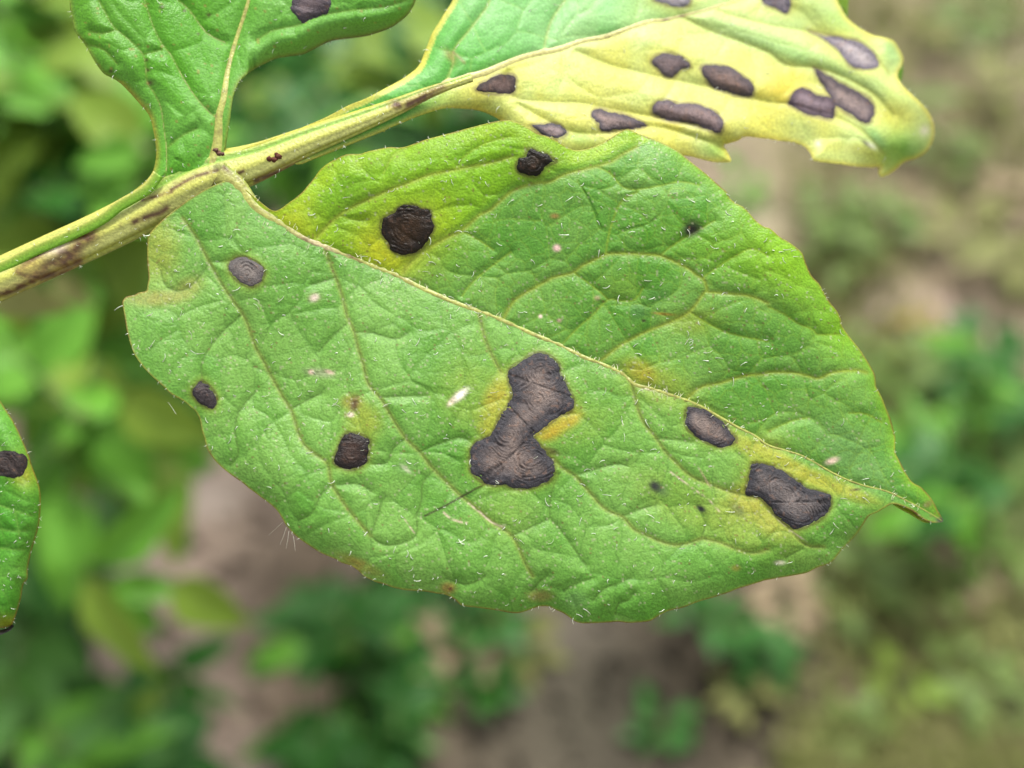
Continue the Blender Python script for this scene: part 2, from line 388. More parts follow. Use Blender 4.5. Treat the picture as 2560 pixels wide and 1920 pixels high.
sA = [
 Z(*T01, [(1580,230),(1700,400),(1810,610),(1920,800),(2000,920),(2100,1060),(2160,1200)]) + Z(*T11, [(0,1350),(60,1450),(120,1570)]) + Z(*T12, [(170,0),(230,110),(300,220),(330,300),(380,460),(430,540),(500,600),(620,690),(650,850),(750,1020),(850,1150),(990,1310)]),
 Z(*T11, [(600,500),(650,640),(690,740),(750,920),(790,1080),(850,1210),(880,1340),(930,1500)]) + Z(*T12, [(970,0),(1080,130),(1150,250),(1200,330),(1300,480),(1420,590),(1500,700),(1550,750),(1650,850),(1750,950),(1850,1030),(1950,1120),(2050,1200),(2200,1300)]) + Z(*T22, [(50,1400),(120,1560),(180,1659)]),
 Z(*T11, [(1925,1040),(1950,1150),(1990,1300),(2050,1430),(2120,1560)]),
 Z(*T22, [(340,640),(370,660),(440,730),(540,790),(620,880),(700,970),(780,1060),(860,1110),(960,1150),(1050,1250),(1150,1300),(1280,1360),(1400,1390),(1500,1380),(1630,1340),(1670,1340),(1800,1370),(1950,1430),(2080,1460),(2212,1430)]),
 Z(*T22, [(1035,0),(1060,100),(1100,250),(1150,350),(1240,460),(1330,590),(1420,680),(1550,800),(1700,860),(1850,920),(2000,960),(2130,985)]) + Z(*T32, [(0,1090),(100,1180),(200,1270),(320,1390),(480,1410)]),
 Z(*T11, [(530,390),(620,290),(720,200),(850,120),(1000,50)]) + Z(*T10, [(1160,1640),(1400,1550),(1500,1510),(1650,1480),(1750,1460),(1900,1430),(2050,1400),(2212,1350)]),
 Z(*T11, [(1270,700),(1330,610),(1500,480),(1640,400),(1780,330),(1930,200),(2020,160),(2120,70)]) + Z(*T20, [(0,1655),(100,1610),(230,1580),(330,1570),(450,1510),(600,1470),(720,1440),(850,1400),(960,1330),(1080,1270)]),
 Z(*T11, [(2130,1110),(2212,960)]) + Z(*T21, [(100,880),(210,820),(350,740),(520,700),(600,640),(700,590),(810,540),(900,530),(1100,535),(1280,550),(1400,600),(1520,660),(1600,720),(1660,760),(1690,860)]),
 Z(*T21, [(770,1455),(900,1350),(1050,1260),(1200,1190),(1400,1110),(1540,1030),(1660,870),(1700,865),(1900,880),(2060,900),(2212,960)]),
 Z(*T22, [(1500,140),(1560,80),(1650,20)]) + Z(*T21, [(1800,1650),(2000,1590),(2180,1572)]) + Z(*T31, [(0,1560),(200,1560),(350,1590),(440,1610),(560,1560),(750,1540),(850,1560)]),
]
tA = [   # finer veins that only groove and tint the blade
 Z(*T21, [(810,540),(830,400),(860,280),(920,120),(990,40),(1080,0)]), Z(*T21, [(1280,550),(1350,490),(1500,390),(1620,320),(1750,250)]),
 Z(*T21, [(1650,740),(1800,630),(1950,540),(2080,490),(2212,550)]), Z(*T21, [(440,1310),(560,1180),(700,1060),(830,930),(950,940),(1060,930),(1130,830)]),
 Z(*T21, [(1540,1040),(1700,1140),(1850,1210),(2000,1250),(2212,1290)]), Z(*T21, [(540,700),(680,800),(780,880),(830,930)]),
 Z(*T22, [(540,790),(700,740),(900,690),(1000,710)]), Z(*T22, [(960,1145),(1080,1090),(1250,1040)]), Z(*T22, [(330,1160),(200,1220),(0,1310)]),
 Z(*T22, [(400,780),(340,950),(330,1150),(420,1260),(520,1400),(640,1570)]), Z(*T22, [(1630,1340),(1670,1200),(1600,1050)]), Z(*T22, [(1240,470),(1400,480),(1550,500)]),
 Z(*T12, [(1420,580),(1600,510),(1750,460),(1850,490)]), Z(*T12, [(1080,115),(1300,105),(1480,100)]), Z(*T12, [(650,880),(780,865),(900,870),(1000,930)]),
 Z(*T12, [(990,1310),(1100,1390),(1250,1380),(1380,1310),(1390,1190)]), Z(*T12, [(300,220),(420,150),(560,80)]), Z(*T12, [(640,880),(560,960),(480,1120),(360,1180)]),
 Z(*T12, [(990,1300),(1050,1150),(1090,1000)]), Z(*T12, [(1290,470),(1180,560),(1130,680),(1000,690)]), Z(*T12, [(1540,740),(1440,860),(1430,1000),(1380,1160)]),
 Z(*T11, [(850,1215),(1000,1215),(1200,1270),(1320,1210)]), Z(*T11, [(780,1140),(650,1260),(540,1380)]), Z(*T11, [(690,740),(560,780),(480,800)]),
 Z(*T11, [(720,200),(850,240),(950,240)]), Z(*T11, [(1780,340),(1900,400),(2050,500)]), Z(*T11, [(1780,900),(1850,800),(1960,700),(2200,520)]),
 Z(*T01, [(1810,610),(1700,760),(1580,850),(1440,820),(1390,680)]), Z(*T01, [(2090,1060),(1900,1230),(1780,1400),(1740,1500),(1750,1650)]), Z(*T01, [(1800,600),(1950,600),(2100,560)]),
 Z(*T02, [(2210,60),(2060,250),(2030,430),(2060,600),(1990,700)]), Z(*T10, [(1100,1500),(1180,1350),(1300,1280)]), Z(*T10, [(1730,1460),(1800,1350),(2000,1230),(2200,1180)]),
 Z(*T23, [(300,0),(230,60),(170,130)]), Z(*T23, [(450,130),(560,60),(700,20)]), Z(*T23, [(700,210),(780,120),(900,70),(1040,10)]), Z(*T23, [(890,330),(920,240),(1000,210),(1040,160)]), Z(*T13, [(1650,20),(1800,70),(1900,50),(1980,0)]),
 Z(*T31, [(0,990),(150,1060),(250,1130),(390,1190),(430,1230),(620,1230)]), Z(*T20, [(730,1440),(850,1500),(940,1600),(1050,1640),(1300,1600),(1450,1570),(1620,1600)]),
 Z(*T32, [(0,410),(200,320),(350,290)]), Z(*T32, [(700,250),(850,260),(980,330)]), Z(*T32, [(150,1500),(300,1420)]),
]
def baseA(u, v, f):
    dm, sg, tm, dv, d1, d2, e = f
    s = dm * PX
    up = sg < 0
    d = 0.1312 - np.where(up, 0.045, 0.19) * np.sqrt(s ** 2 + 0.0006 ** 2)
    far = np.clip(1 - e / 110, 0, 1) * np.clip(dm / 140, 0, 1)
    d += far ** 2 * np.where(up, 0.0012, 0.0018) * np.clip((u - 350) / 300, 0.2, 1)
    d += fbm(u, v, 330, 5, 2) * 0.0011
    d += np.clip((u - 2050) / 300, 0, 1.2) ** 2 * 0.003
    d += (u - 1200) / 1000 * 0.0006
    # wavy upper edge
    d -= far * np.where(up, 1, 0) * (0.0005 * np.sin(u / 95.0) + 0.0002)
    return d
origin = P(0, 700, 0.133)
comp = bpy.data.objects.new('compound_leaf', None); COL.objects.link(comp); comp.location = origin
comp['label'] = 'compound potato leaf with yellowing green leaflets and dark round dead spots in sharp focus'
comp['category'] = 'leaf'

lesA = [
 (Z(*T11, [(1300,110),(1380,115),(1430,140),(1490,150),(1520,190),(1515,240),(1540,290),(1530,340),(1500,400),(1470,460),(1410,510),(1330,545),(1260,545),(1200,525),(1150,480),(1130,430),(1090,380),(1070,300),(1090,240),(1140,195),(1190,175),(1230,135)]),
  [(1015, 575, 1.05, 0)], (40, 26, 6), (84, 56, 18), M_wet),
 (Z(*T20, [(30,1440),(60,1370),(110,1350),(130,1300),(170,1280),(220,1305),(290,1325),(340,1360),(385,1395),(340,1415),(290,1440),(260,1480),(210,1530),(150,1525),(100,1510),(60,1490)]),
  [(1330, 405, 1.0, 0)], (26, 20, 2), (60, 40, 8), M_wet),
 ([(1278,918),(1301,903),(1324,889),(1347,880),(1370,886),(1388,898),(1399,915),(1399,929),(1411,947),(1422,970),(1434,993),(1437,1010),(1428,1028),(1405,1039),(1382,1054),(1365,1068),(1347,1084),(1336,1090),(1340,1098),(1359,1120),(1370,1138),(1385,1155),(1387,1184),(1376,1201),(1353,1213),(1324,1222),(1289,1223),(1260,1213),(1231,1215),(1203,1204),(1179,1184),(1174,1161),(1176,1126),(1191,1103),(1214,1094),(1231,1080),(1240,1062),(1249,1039),(1266,1016),(1278,993),(1278,970),(1269,950),(1271,929)],
  [(1346, 1002, 1.1, 40), (1328, 1145, 1.25, 0), (1265, 1090, 1.2, 60), (1372, 935, 1.2, 0)], (60, 58, 63), (132, 116, 108), M_dead),
 ([(1720,1016),(1752,1019),(1781,1034),(1810,1057),(1827,1080),(1842,1097),(1833,1109),(1804,1120),(1781,1112),(1752,1100),(1726,1080),(1712,1062),(1713,1039)],
  [(1768, 1060, 1.5, 35)], (58, 55, 60), (130, 114, 106), M_dead),
 ([(1880,1158),(1908,1158),(1949,1172),(1984,1193),(2018,1219),(2059,1230),(2079,1242),(2076,1271),(2059,1294),(2030,1311),(1995,1323),(1972,1317),(1943,1294),(1920,1265),(1897,1245),(1865,1236),(1868,1207),(1874,1181)],
  [(1965, 1235, 1.6, 28), (1985, 1275, 1.6, 28)], (58, 57, 62), (124, 114, 110), M_dead),
 (F([(497,565),(520,553),(545,560),(570,580),(568,605),(545,620),(525,615),(505,600),(493,580)]), [(617, 682, 1, 0)], (98, 92, 90), (122, 112, 106), M_dead),
 (F([(418,835),(435,822),(455,835),(468,858),(462,882),(445,880),(425,865),(415,850)]), [(510, 985, 1, 0)], (58, 52, 54), (74, 64, 64), M_dead),
 (Z(*T12, [(790,420),(880,425),(960,460),(990,500),(970,600),(960,670),(900,720),(820,740),(740,725),(680,690),(665,650),(700,570),(730,490),(760,440)]),
  [(878, 1128, 1.1, 20)], (44, 34, 32), (88, 64, 52), M_wet)]
A = Leaf(outA, midA, sA + tA, baseA, 3, 112)
main_v = [smooth(x, 3) for x in sA]; fine_v = [smooth(x, 3) for x in tA]
GREEN1, GREEN2 = alb(98, 174, 44), alb(146, 204, 90)
def colA(u, v, ex):
    dm, sg, tm, dv, d1, d2, e = ex
    n = fbm(u, v, 190, 41); n2 = fbm(u, v, 45, 47); ids = voro(u, v, A.cell, A.seed, ret=True)
    up = sg < 0
    c = mixc(np.tile(GREEN1, (len(u), 1)), GREEN2, np.clip(0.6 + 0.45 * n + 0.3 * n2 + (ids - 0.5) * 0.5 + np.where(up, -0.02, 0.15), 0, 1))
    YG = alb(150, 208, 14, 0.58); YY = alb(210, 216, 34, 0.6); GY = alb(165, 205, 62)
    # chlorotic band, its pigment also brightened for backlight, on the upper side near the stalk, bounded by the second side vein
    lu = main_v[6]; _, sgu, _, _, _ = segdist(u, v, lu, True)
    band = up & (sgu < 0) & (u < 1700)
    bw = np.where(band, 1.0, 0) * np.clip(segdist(u, v, lu)[0] / 25, 0.35, 1)
    c = mixc(c, YG, bw * np.clip(1.25 - (u - 700) / 1500, 0.3, 0.9))
    c = mixc(c, YY, bw * np.clip(1 - e / 60, 0, 1) * 0.5)
    c = mixc(c, alb(120, 186, 40), bw * np.clip(0.5 + n2 + (ids - 0.5), 0, 1) * 0.45)
    c = mixc(c, YY, np.where(up, 1, 0) * splat(u, v, 960, 628, 75, 50, 25) * 1.0)
    c = mixc(c, YY, np.where(up, 1, 0) * splat(u, v, 1015, 575, 105, 95) * 0.6)
    c = mixc(c, YY, np.where(up, 1, 0) * splat(u, v, 1090, 530, 50, 60) * 0.4)
    c = mixc(c, YG, np.where(up, 1, 0) * splat(u, v, 1090, 470, 120, 120) * 0.5)
    c = mixc(c, YY, np.where(up, 1, 0) * splat(u, v, 730, 560, 90, 60, 35) * 0.6)
    # yellow-green right-hand margin
    c = mixc(c, YG, splat(u, v, 1960, 640, 150, 75, 52) * 0.95)
    c = mixc(c, YG, splat(u, v, 1850, 650, 180, 60, 20) * 0.45)
    c = mixc(c, YG, splat(u, v, 2090, 830, 90, 50, 60) * 0.6)
    c = mixc(c, YG, np.where(up, 1, 0) * np.clip(1 - e / 28, 0, 1) * 0.6)
    for x, y, rx, ry, a, col, w in [
        (1246, 1010, 36, 66, 18, (226, 196, 56), 1.0), (1228, 1072, 30, 24, 40, (206, 200, 60), 0.9), (2150, 1150, 120, 50, 40, (156, 208, 124), 0.6), (1420, 1045, 34, 20, -20, (232, 190, 40), 1.0), (1195, 985, 95, 85, 0, (176, 206, 70), 0.6), (1392, 1058, 50, 26, -35, (222, 186, 40), 1.0),
        (1440, 1060, 110, 60, -20, (176, 206, 70), 0.45), (1360, 1080, 30, 20, 0, (222, 186, 40), 0.8),
        (1900, 1130, 130, 22, 28, (222, 206, 66), 0.9), (2060, 1205, 170, 20, 22, (205, 206, 70), 0.8), (1880, 1240, 40, 70, 60, (214, 200, 70), 0.8),
        (1920, 1300, 70, 30, 40, (214, 200, 80), 0.8), (1800, 1290, 200, 60, 25, (190, 212, 84), 0.55), (1905, 1160, 60, 70, 20, (190, 206, 70), 0.6), (1640, 960, 90, 45, 25, (200, 196, 40), 0.6),
        (1600, 930, 40, 25, 25, (222, 180, 20), 0.7), (910, 1050, 45, 40, 40, (196, 200, 60), 0.6), (880, 1005, 25, 18, 0, (206, 176, 70), 0.6),
        (395, 620, 50, 80, 0, (206, 206, 80), 0.55), (470, 720, 40, 25, -30, (196, 170, 80), 0.45), (380, 745, 70, 20, 0, (196, 160, 80), 0.45),
        (500, 1170, 30, 70, -25, (196, 180, 30), 0.6), (1620, 1010, 250, 110, 28, (150, 206, 84), 0.4), (1250, 1290, 80, 60, 0, (160, 200, 70), 0.3),
        (1120, 1470, 18, 14, 0, (196, 140, 70), 0.7), (905, 1415, 60, 14, 25, (206, 160, 70), 0.5), (1350, 1490, 30, 14, 0, (206, 120, 90), 0.4),
        (1980, 530, 0 + 28, 16, 10, (214, 170, 110), 0.6), (1740, 805, 70, 30, 0, (170, 180, 30), 0.4), (1560, 720, 60, 40, 0, (150, 190, 50), 0.3)]:
        c = mixc(c, alb(*col), splat(u, v, x, y, rx * 1.1, ry * 1.1, a, 3.2) * w * (1 if rx < 60 else np.clip(0.6 + 0.75 * ids + 0.3 * n2, 0, 1.2)))
    # veins: yellowish threads
    vc = alb(196, 186, 84)
    dmv = np.full(u.shape, 1e9)
    for L in main_v: dmv = np.minimum(dmv, segdist(u, v, L)[0])
    c = mixc(c, vc, np.exp(-(dmv / 6) ** 2) * 0.45)
    c = mixc(c, np.where(up[:, None], alb(168, 196, 40), alb(84, 118, 30)), np.exp(-(dv / 2.6) ** 2) * 0.6)
    c = mixc(c, np.where(up[:, None], alb(160, 200, 52), alb(84, 136, 42)), np.exp(-(d1 / 1.7) ** 2) * 0.35)
    c = mixc(c, np.where(up[:, None], alb(160, 200, 52), alb(96, 158, 58)), np.exp(-(d2 / 1.7) ** 2) * 0.32)
    # rim and small scars
    c = mixc(c, alb(186, 164, 60), np.exp(-(e / 3.0) ** 2) * 0.75)
    c = mixc(c, alb(140, 90, 40), np.exp(-(e / 2.2) ** 2) * np.clip(noise(u, v, 30, 77) * 1.5, 0, 0.8))
    for x, y, rx, ry, a, col, w in [
        (1143, 992, 30, 13, -40, (176, 176, 100), 0.7), (1150, 988, 25, 9, -40, (250, 244, 232), 1), (1128, 1005, 14, 6, -50, (226, 206, 186), 0.8), (786, 744, 12, 9, -25, (236, 216, 206), 1), (786, 744, 20, 14, 0, (160, 150, 90), 0.4),
        (800, 932, 40, 12, 8, (190, 180, 160), 0.5), (778, 930, 7, 6, 0, (236, 206, 186), 0.9), (824, 930, 12, 5, 20, (236, 206, 186), 0.8),
        (886, 1010, 11, 20, 12, (110, 76, 60), 0.85), (876, 1037, 9, 6, 0, (230, 206, 196), 0.9), (1014, 1172, 16, 5, 40, (226, 216, 196), 0.7), (1012, 1168, 26, 18, 0, (140, 186, 110), 0.4),
        (1392, 620, 10, 9, 0, (236, 196, 190), 1), (1387, 540, 12, 7, 0, (200, 140, 80), 0.7), (1728, 574, 24, 18, -20, (36, 30, 24), 1.0), (1735, 560, 26, 16, 40, (60, 70, 40), 0.5),
        (1638, 1216, 18, 13, 40, (54, 52, 56), 1.0), (1655, 1225, 22, 12, 45, (90, 110, 80), 0.5), (1753, 1272, 13, 8, 30, (44, 42, 50), 1.0), (1845, 1275, 24, 12, 45, (110, 120, 80), 0.6),
        (1598, 780, 26, 18, 0, (60, 120, 60), 0.5), (1610, 802, 6, 4, 0, (60, 40, 20), 0.9), (1660, 785, 28, 4, 5, (190, 150, 40), 0.8), (1640, 740, 34, 22, 0, (60, 130, 50), 0.4),
        (1351, 791, 5, 5, 0, (236, 206, 196), 1), (1398, 801, 6, 5, 0, (230, 200, 170), 1), (1493, 745, 8, 6, 0, (220, 200, 150), 0.8), (1374, 1128, 26, 10, 15, (100, 60, 50), 0.8),
        (2080, 1152, 18, 8, -20, (236, 206, 190), 0.9), (1980, 535, 14, 8, 20, (230, 190, 150), 0.7), (1950, 1407, 14, 6, 0, (230, 220, 200), 0.7), (1762, 1195, 30, 3, 60, (226, 200, 160), 0.6),
        (2140, 1224, 16, 3, -6, (90, 50, 40), 0.8), (2320, 1260, 8, 14, 60, (170, 130, 90), 0.6), (2352, 1300, 12, 8, 0, (80, 76, 90), 0.9), (1126, 1472, 5, 4, 0, (120, 60, 40), 0.9),
        (1440, 1500, 30, 26, 0, (150, 190, 130), 0.25), (1840, 1420, 12, 8, 0, (190, 150, 60), 0.5)]:
        c = mixc(c, alb(*col, 0.8 if min(col) > 180 else 0.5), splat(u, v, x, y, rx, ry, a, 3) * w)
    for pts, w in [(np.array([(1914, 1271), (1966, 1318), (2018, 1355)]), 1.7), (Z(*T12, [(1620,1110),(1680,1160),(1760,1190),(1820,1200)]), 3), (Z(*T12, [(1830,1030),(1940,1110),(2030,1190),(2150,1240)]), 2.6), (Z(*T12, [(1270,1150),(1320,1220),(1370,1290)]), 2),
                   (Z(*T22, [(1070,10),(1200,50),(1350,95)]), 3), (Z(*T22, [(1370,760),(1560,900),(1700,1000),(1790,1100)]), 2.4)]:
        c = mixc(c, alb(232, 216, 180), np.exp(-(segdist(u, v, smooth(pts, 3))[0] / w) ** 2) * np.clip(0.75 + noise(u, v, 8, 5), 0, 1))
    c = mixc(c, alb(62, 36, 20), np.exp(-(segdist(u, v, smooth(Z(*T12, [(1990,860),(1900,905),(1790,965),(1640,1050),(1460,1140)]), 3))[0] / 2.6) ** 2) * 0.95)
    c = halo(c, u, v, [x[0] for x in lesA], alb(96, 84, 34), (alb(170, 196, 60), 14, 0.45))
    # specks of dust and hair bases
    sp = h2(np.floor(u / 5), np.floor(v / 5), 91)
    c = mixc(c, alb(212, 216, 170), (sp > 0.972) * 0.5); c = mixc(c, alb(150, 110, 70), (sp < 0.006) * 0.5)
    return c
def dA(u, v):
    f = A.fields(u, v); return A.depth(u, v, f), f
leafA = sheet('leaflet', A, A.outline, 2.6, dA, colA, M_leaf, comp, origin)
leafA['label'] = 'broad front leaflet with a curled tip, in full focus'
O = origin
def ribcol(u, v, th, t):
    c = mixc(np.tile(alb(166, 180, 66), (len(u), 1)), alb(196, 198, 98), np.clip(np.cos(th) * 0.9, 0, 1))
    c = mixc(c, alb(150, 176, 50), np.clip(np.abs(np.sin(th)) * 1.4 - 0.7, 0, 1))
    c = mixc(c, alb(226, 206, 160), splat(u, v, 800, 615, 70, 12, 28) * 0.9)
    c = mixc(c, alb(150, 140, 64), np.clip(noise(u * 0.88 + v * 0.47, (v * 0.88 - u * 0.47) * 4, 16, 2) * 1.6 - 0.2, 0, 0.55))
    c = mixc(c, alb(110, 70, 36), np.clip(noise(u, v, 6, 3) * 3 - 1.9, 0, 1) * 0.6)
    for x, y, rx, ry in [(763, 598, 10, 5), (878, 640, 14, 5), (560, 420, 20, 6), (1500, 912, 10, 3)]:
        c = mixc(c, alb(96, 56, 26), splat(u, v, x, y, rx, ry, 28) * 0.9)
    return c
def smoothdepth(lf, cut=0):
    return lambda u, v: lf.base(np.asarray(u, float), np.asarray(v, float), lf.fields(np.asarray(u, float), np.asarray(v, float)))
def ribgroove(th, t):
    return 1 + 0.06 * np.cos(th * 5)
tube('midrib', midA, lambda u, v: smoothdepth(A)(u, v) - 0.00012, M_stem, leafA, O, lambda t: 24 * math.exp(-t / 0.05) + 9 * (1 - t) ** 1.1 + 1.2, ribcol, 16, 0.5, 0.55, ribgroove)
def vcol(u, v, th, t):
    c = np.tile(alb(164, 178, 62), (len(u), 1))
    return mixc(c, alb(130, 120, 50), np.clip(noise(u, v, 14, 3) * 1.5 - 0.2, 0, 0.6))
for k, s in enumerate(sA):
    L_ = s
    tube('side_vein', L_, lambda u, v: A.depth(u, v), M_stem, leafA, O, lambda t: 2.0 * (1 - t) ** 0.8 + 0.5, vcol, 6, 0.6, 0.6)
for ol, cen, dk, md, mt in lesA:
    lesion(A, ol, leafA, O, cen, dk, md, mt, amp=0.00006, k=0.36 if mt is M_wet else 0.62)
hairs('short_hairs', A, 620, leafA, O, 60, (6, 25), 1.4, None, 0.2)
# tiny hooked hairs lining the midrib
class _L: pass
def ribhairs(lf, mid, n, parent, spread):
    h = _L(); m = smooth(mid, 6)
    V = []; Fc = []; C = []
    ks = rng.integers(4, len(m) - 8, n)
    D = smoothdepth(lf)(m[:, 0], m[:, 1])
    for k in ks:
        t = k / len(m); r = (24 * math.exp(-t / 0.05) + 9 * (1 - t) ** 1.1 + 1.2) * 0.85; s = random.choice((-1, 1))
        T = m[min(k + 1, len(m) - 1)] - m[k]; T = T / (np.linalg.norm(T) + 1e-9); N_ = np.array([-T[1], T[0]]) * s
        p = m[k] + N_ * r; a = math.atan2(N_[1], N_[0]) + random.uniform(-0.9, 0.9); b = random.uniform(-2, 2); L = random.uniform(6, 14)
        base = len(V)
        for i in range(4):
            rr = 1.1 * (1 - 0.2 * i)
            n_ = (-math.sin(a), math.cos(a))
            for q in range(3):
                V.append((p[0] + n_[0] * math.cos(q * 2.094) * rr, p[1] + n_[1] * math.cos(q * 2.094) * rr, D[k] - 0.0005 - math.sin(q * 2.094) * rr * PX))
                C.append((0.62, 0.62, 0.42))
            p = p + np.array([math.cos(a), math.sin(a)]) * L / 3; a += b / 3
        for i in range(3):
            for q in range(3): Fc.append((base + i * 3 + q, base + i * 3 + (q + 1) % 3, base + i * 3 + 3 + (q + 1) % 3, base + i * 3 + 3 + q))
    V = np.array(V)
    o = mesh_np('rib_hairs', P(V[:, 0], V[:, 1], V[:, 2]), Fc, M_hair, parent, O, np.array(C)); o['kind'] = 'stuff'
ribhairs(A, midA, 130, leafA, 1)
V = []; Fc = []
for (x0, y0, x1, y1) in [(706, 1306, 671, 1338), (716, 1318, 700, 1362), (722, 1328, 715, 1372), (733, 1340, 738, 1378), (440, 1035, 420, 1005)]:
    b_ = len(V); dd = float(A.depth(np.array([x0 + 4.0]), np.array([y0 - 4.0]))[0])
    for t_ in (0, 0.5, 1):
        for q in range(3):
            V.append((x0 + (x1 - x0) * t_ + math.cos(q * 2.094) * 0.6 * (1 - 0.6 * t_) + 3 * t_ * (1 - t_), y0 + (y1 - y0) * t_, dd + math.sin(q * 2.094) * PX * (1 - 0.6 * t_)))
    for i_ in range(2):
        for q in range(3): Fc.append((b_ + i_ * 3 + q, b_ + i_ * 3 + (q + 1) % 3, b_ + i_ * 3 + 3 + (q + 1) % 3, b_ + i_ * 3 + 3 + q))
V = np.array(V); o = mesh_np('long_hairs', P(V[:, 0], V[:, 1], V[:, 2]), Fc, M_hair, leafA, O, np.tile((0.6, 0.6, 0.55), (len(V), 1))); o['kind'] = 'stuff'

# yellow-green underside that shows where the tip curls
tipo = smooth(Z(*T32, [(1085,1035),(1180,1050),(1270,1085),(1340,1130),(1400,1185),(1370,1200),(1300,1165),(1230,1120),(1160,1085)]), 3, True)
sheet('curled_edge', A, tipo, 3, lambda u, v: A.depth(u, v) + 0.0009, lambda u, v, e: np.tile(alb(170, 196, 24), (len(u), 1)), M_leafB, leafA, O, 0.0002)

# ------------------------------------------------------------------ leaflet B, pale yellow, behind to the right
outB = ([(540,402),(556,391),(590,380),(610,370)] + Z(*T10, [(0,1240),(150,1190),(300,1140),(520,1050),(650,990),(800,910),(950,850),(1100,770),(1250,690),(1350,620),(1410,560),(1450,470),(1490,370),(1520,290),(1570,210),(1630,110),(1690,20)])
 + [(1165,-60),(1260,-160),(1480,-230),(1760,-220),(1980,-150),(2075,-60)]
 + Z(*T30, [(600,0),(640,80),(690,160),(790,240),(900,300),(980,318),(1080,350),(1130,420),(1168,500),(1160,560),(1120,640),(1140,705),(1190,765),(1260,830),(1350,920),(1420,1030),(1436,1120),(1430,1200),(1380,1300),(1280,1370),(1180,1400),(1090,1480),(990,1530),(960,1500),(965,1448),(880,1445),(750,1440),(640,1420),(540,1410),(400,1390),(370,1330),(320,1270),(220,1230),(100,1215),(0,1200)])
 + Z(*T20, [(2120,1190),(2020,1180),(1950,1215),(1870,1240),(1830,1255),(1860,1310),(1895,1390),(1850,1402),(1760,1402),(1650,1380),(1500,1345),(1300,1360),(1100,1330),(900,1330),(600,1380),(300,1330),(100,1220),(0,1150)])
 + Z(*T10, [(2110,1040),(2000,980),(1900,950),(1800,940),(1650,935),(1550,955),(1400,1005),(1230,1075),(1000,1170),(700,1290),(500,1370),(350,1420)]) + [(700, 390),(620,420)])
midB = Z(*T10, [(500,1210),(900,1030),(1200,905),(1500,790),(1750,695),(2000,620),(2212,530)]) + Z(*T20, [(200,470),(400,430),(600,360),(800,320),(1000,250),(1200,190),(1310,178),(1460,140),(1700,80),(1900,20),(2100,-60)])
vB = [Z(*T20, [(280,400),(320,230),(380,110),(460,0),(500,-100)]), Z(*T20, [(560,440),(850,560),(1100,620),(1400,690),(1700,750),(2000,830),(2212,880)]) + Z(*T30, [(200,900),(400,960),(560,1000),(800,1120),(1000,1330)]),
 Z(*T20, [(-40,620),(0,830),(330,880),(600,890),(900,950),(1180,1000),(1450,1050),(1700,1110)]), Z(*T20, [(1480,150),(1700,260),(1900,330),(2212,450)]) + Z(*T30, [(150,560),(380,580),(600,640),(900,800),(1080,1000)]),
 Z(*T20, [(1750,70),(1900,130),(2100,180)]) + Z(*T30, [(60,220),(300,260),(600,330),(900,480),(1050,640)]),
 Z(*T10, [(1620,750),(1700,560),(1710,430),(1850,250),(1980,80),(2020,0)]), Z(*T20, [(60,900),(300,1040),(560,1150),(900,1140),(1200,1090),(1500,1160),(1800,1260)])]
def baseB(u, v, f):
    dm, sg, tm, dv, d1, d2, e = f
    s = dm * PX
    d = 0.1330 + np.clip((u - 900) / 1400, -0.2, 1.2) * 0.0125
    d += np.where(sg < 0, 0.10, -0.05) * s
    d += fbm(u, v, 300, 25, 2) * 0.0008 + (230 - v) * PX * 0.28 * np.clip((u - 900) / 500, 0, 1)
    # parallel folds of the drooping outer half
    w = np.clip((u - 1350) / 500, 0, 1)
    d += w * 0.00032 * np.sin((v - (u - 1300) * 0.42) / 22.0)
    # corner of the blade rolls down and away
    r = np.clip(((u - 2190) + (v - 300) * 0.75) / 230, 0, 1.3)
    d += r ** 2 * 0.009
    r2 = np.clip((u - 2215) / 60, 0, 1) * np.clip((215 - v) / 60, 0, 1)
    d += r2 * 0.003
    far = np.clip(1 - e / 60, 0, 1) * np.clip(dm / 80, 0, 1)
    d += far ** 2 * 0.0012
    return np.maximum(d, 0.1327 + np.clip((u - 640) / 500, 0, 1) * 0.001 + np.clip((u - 1280) / 400, 0, 1) * 0.002)
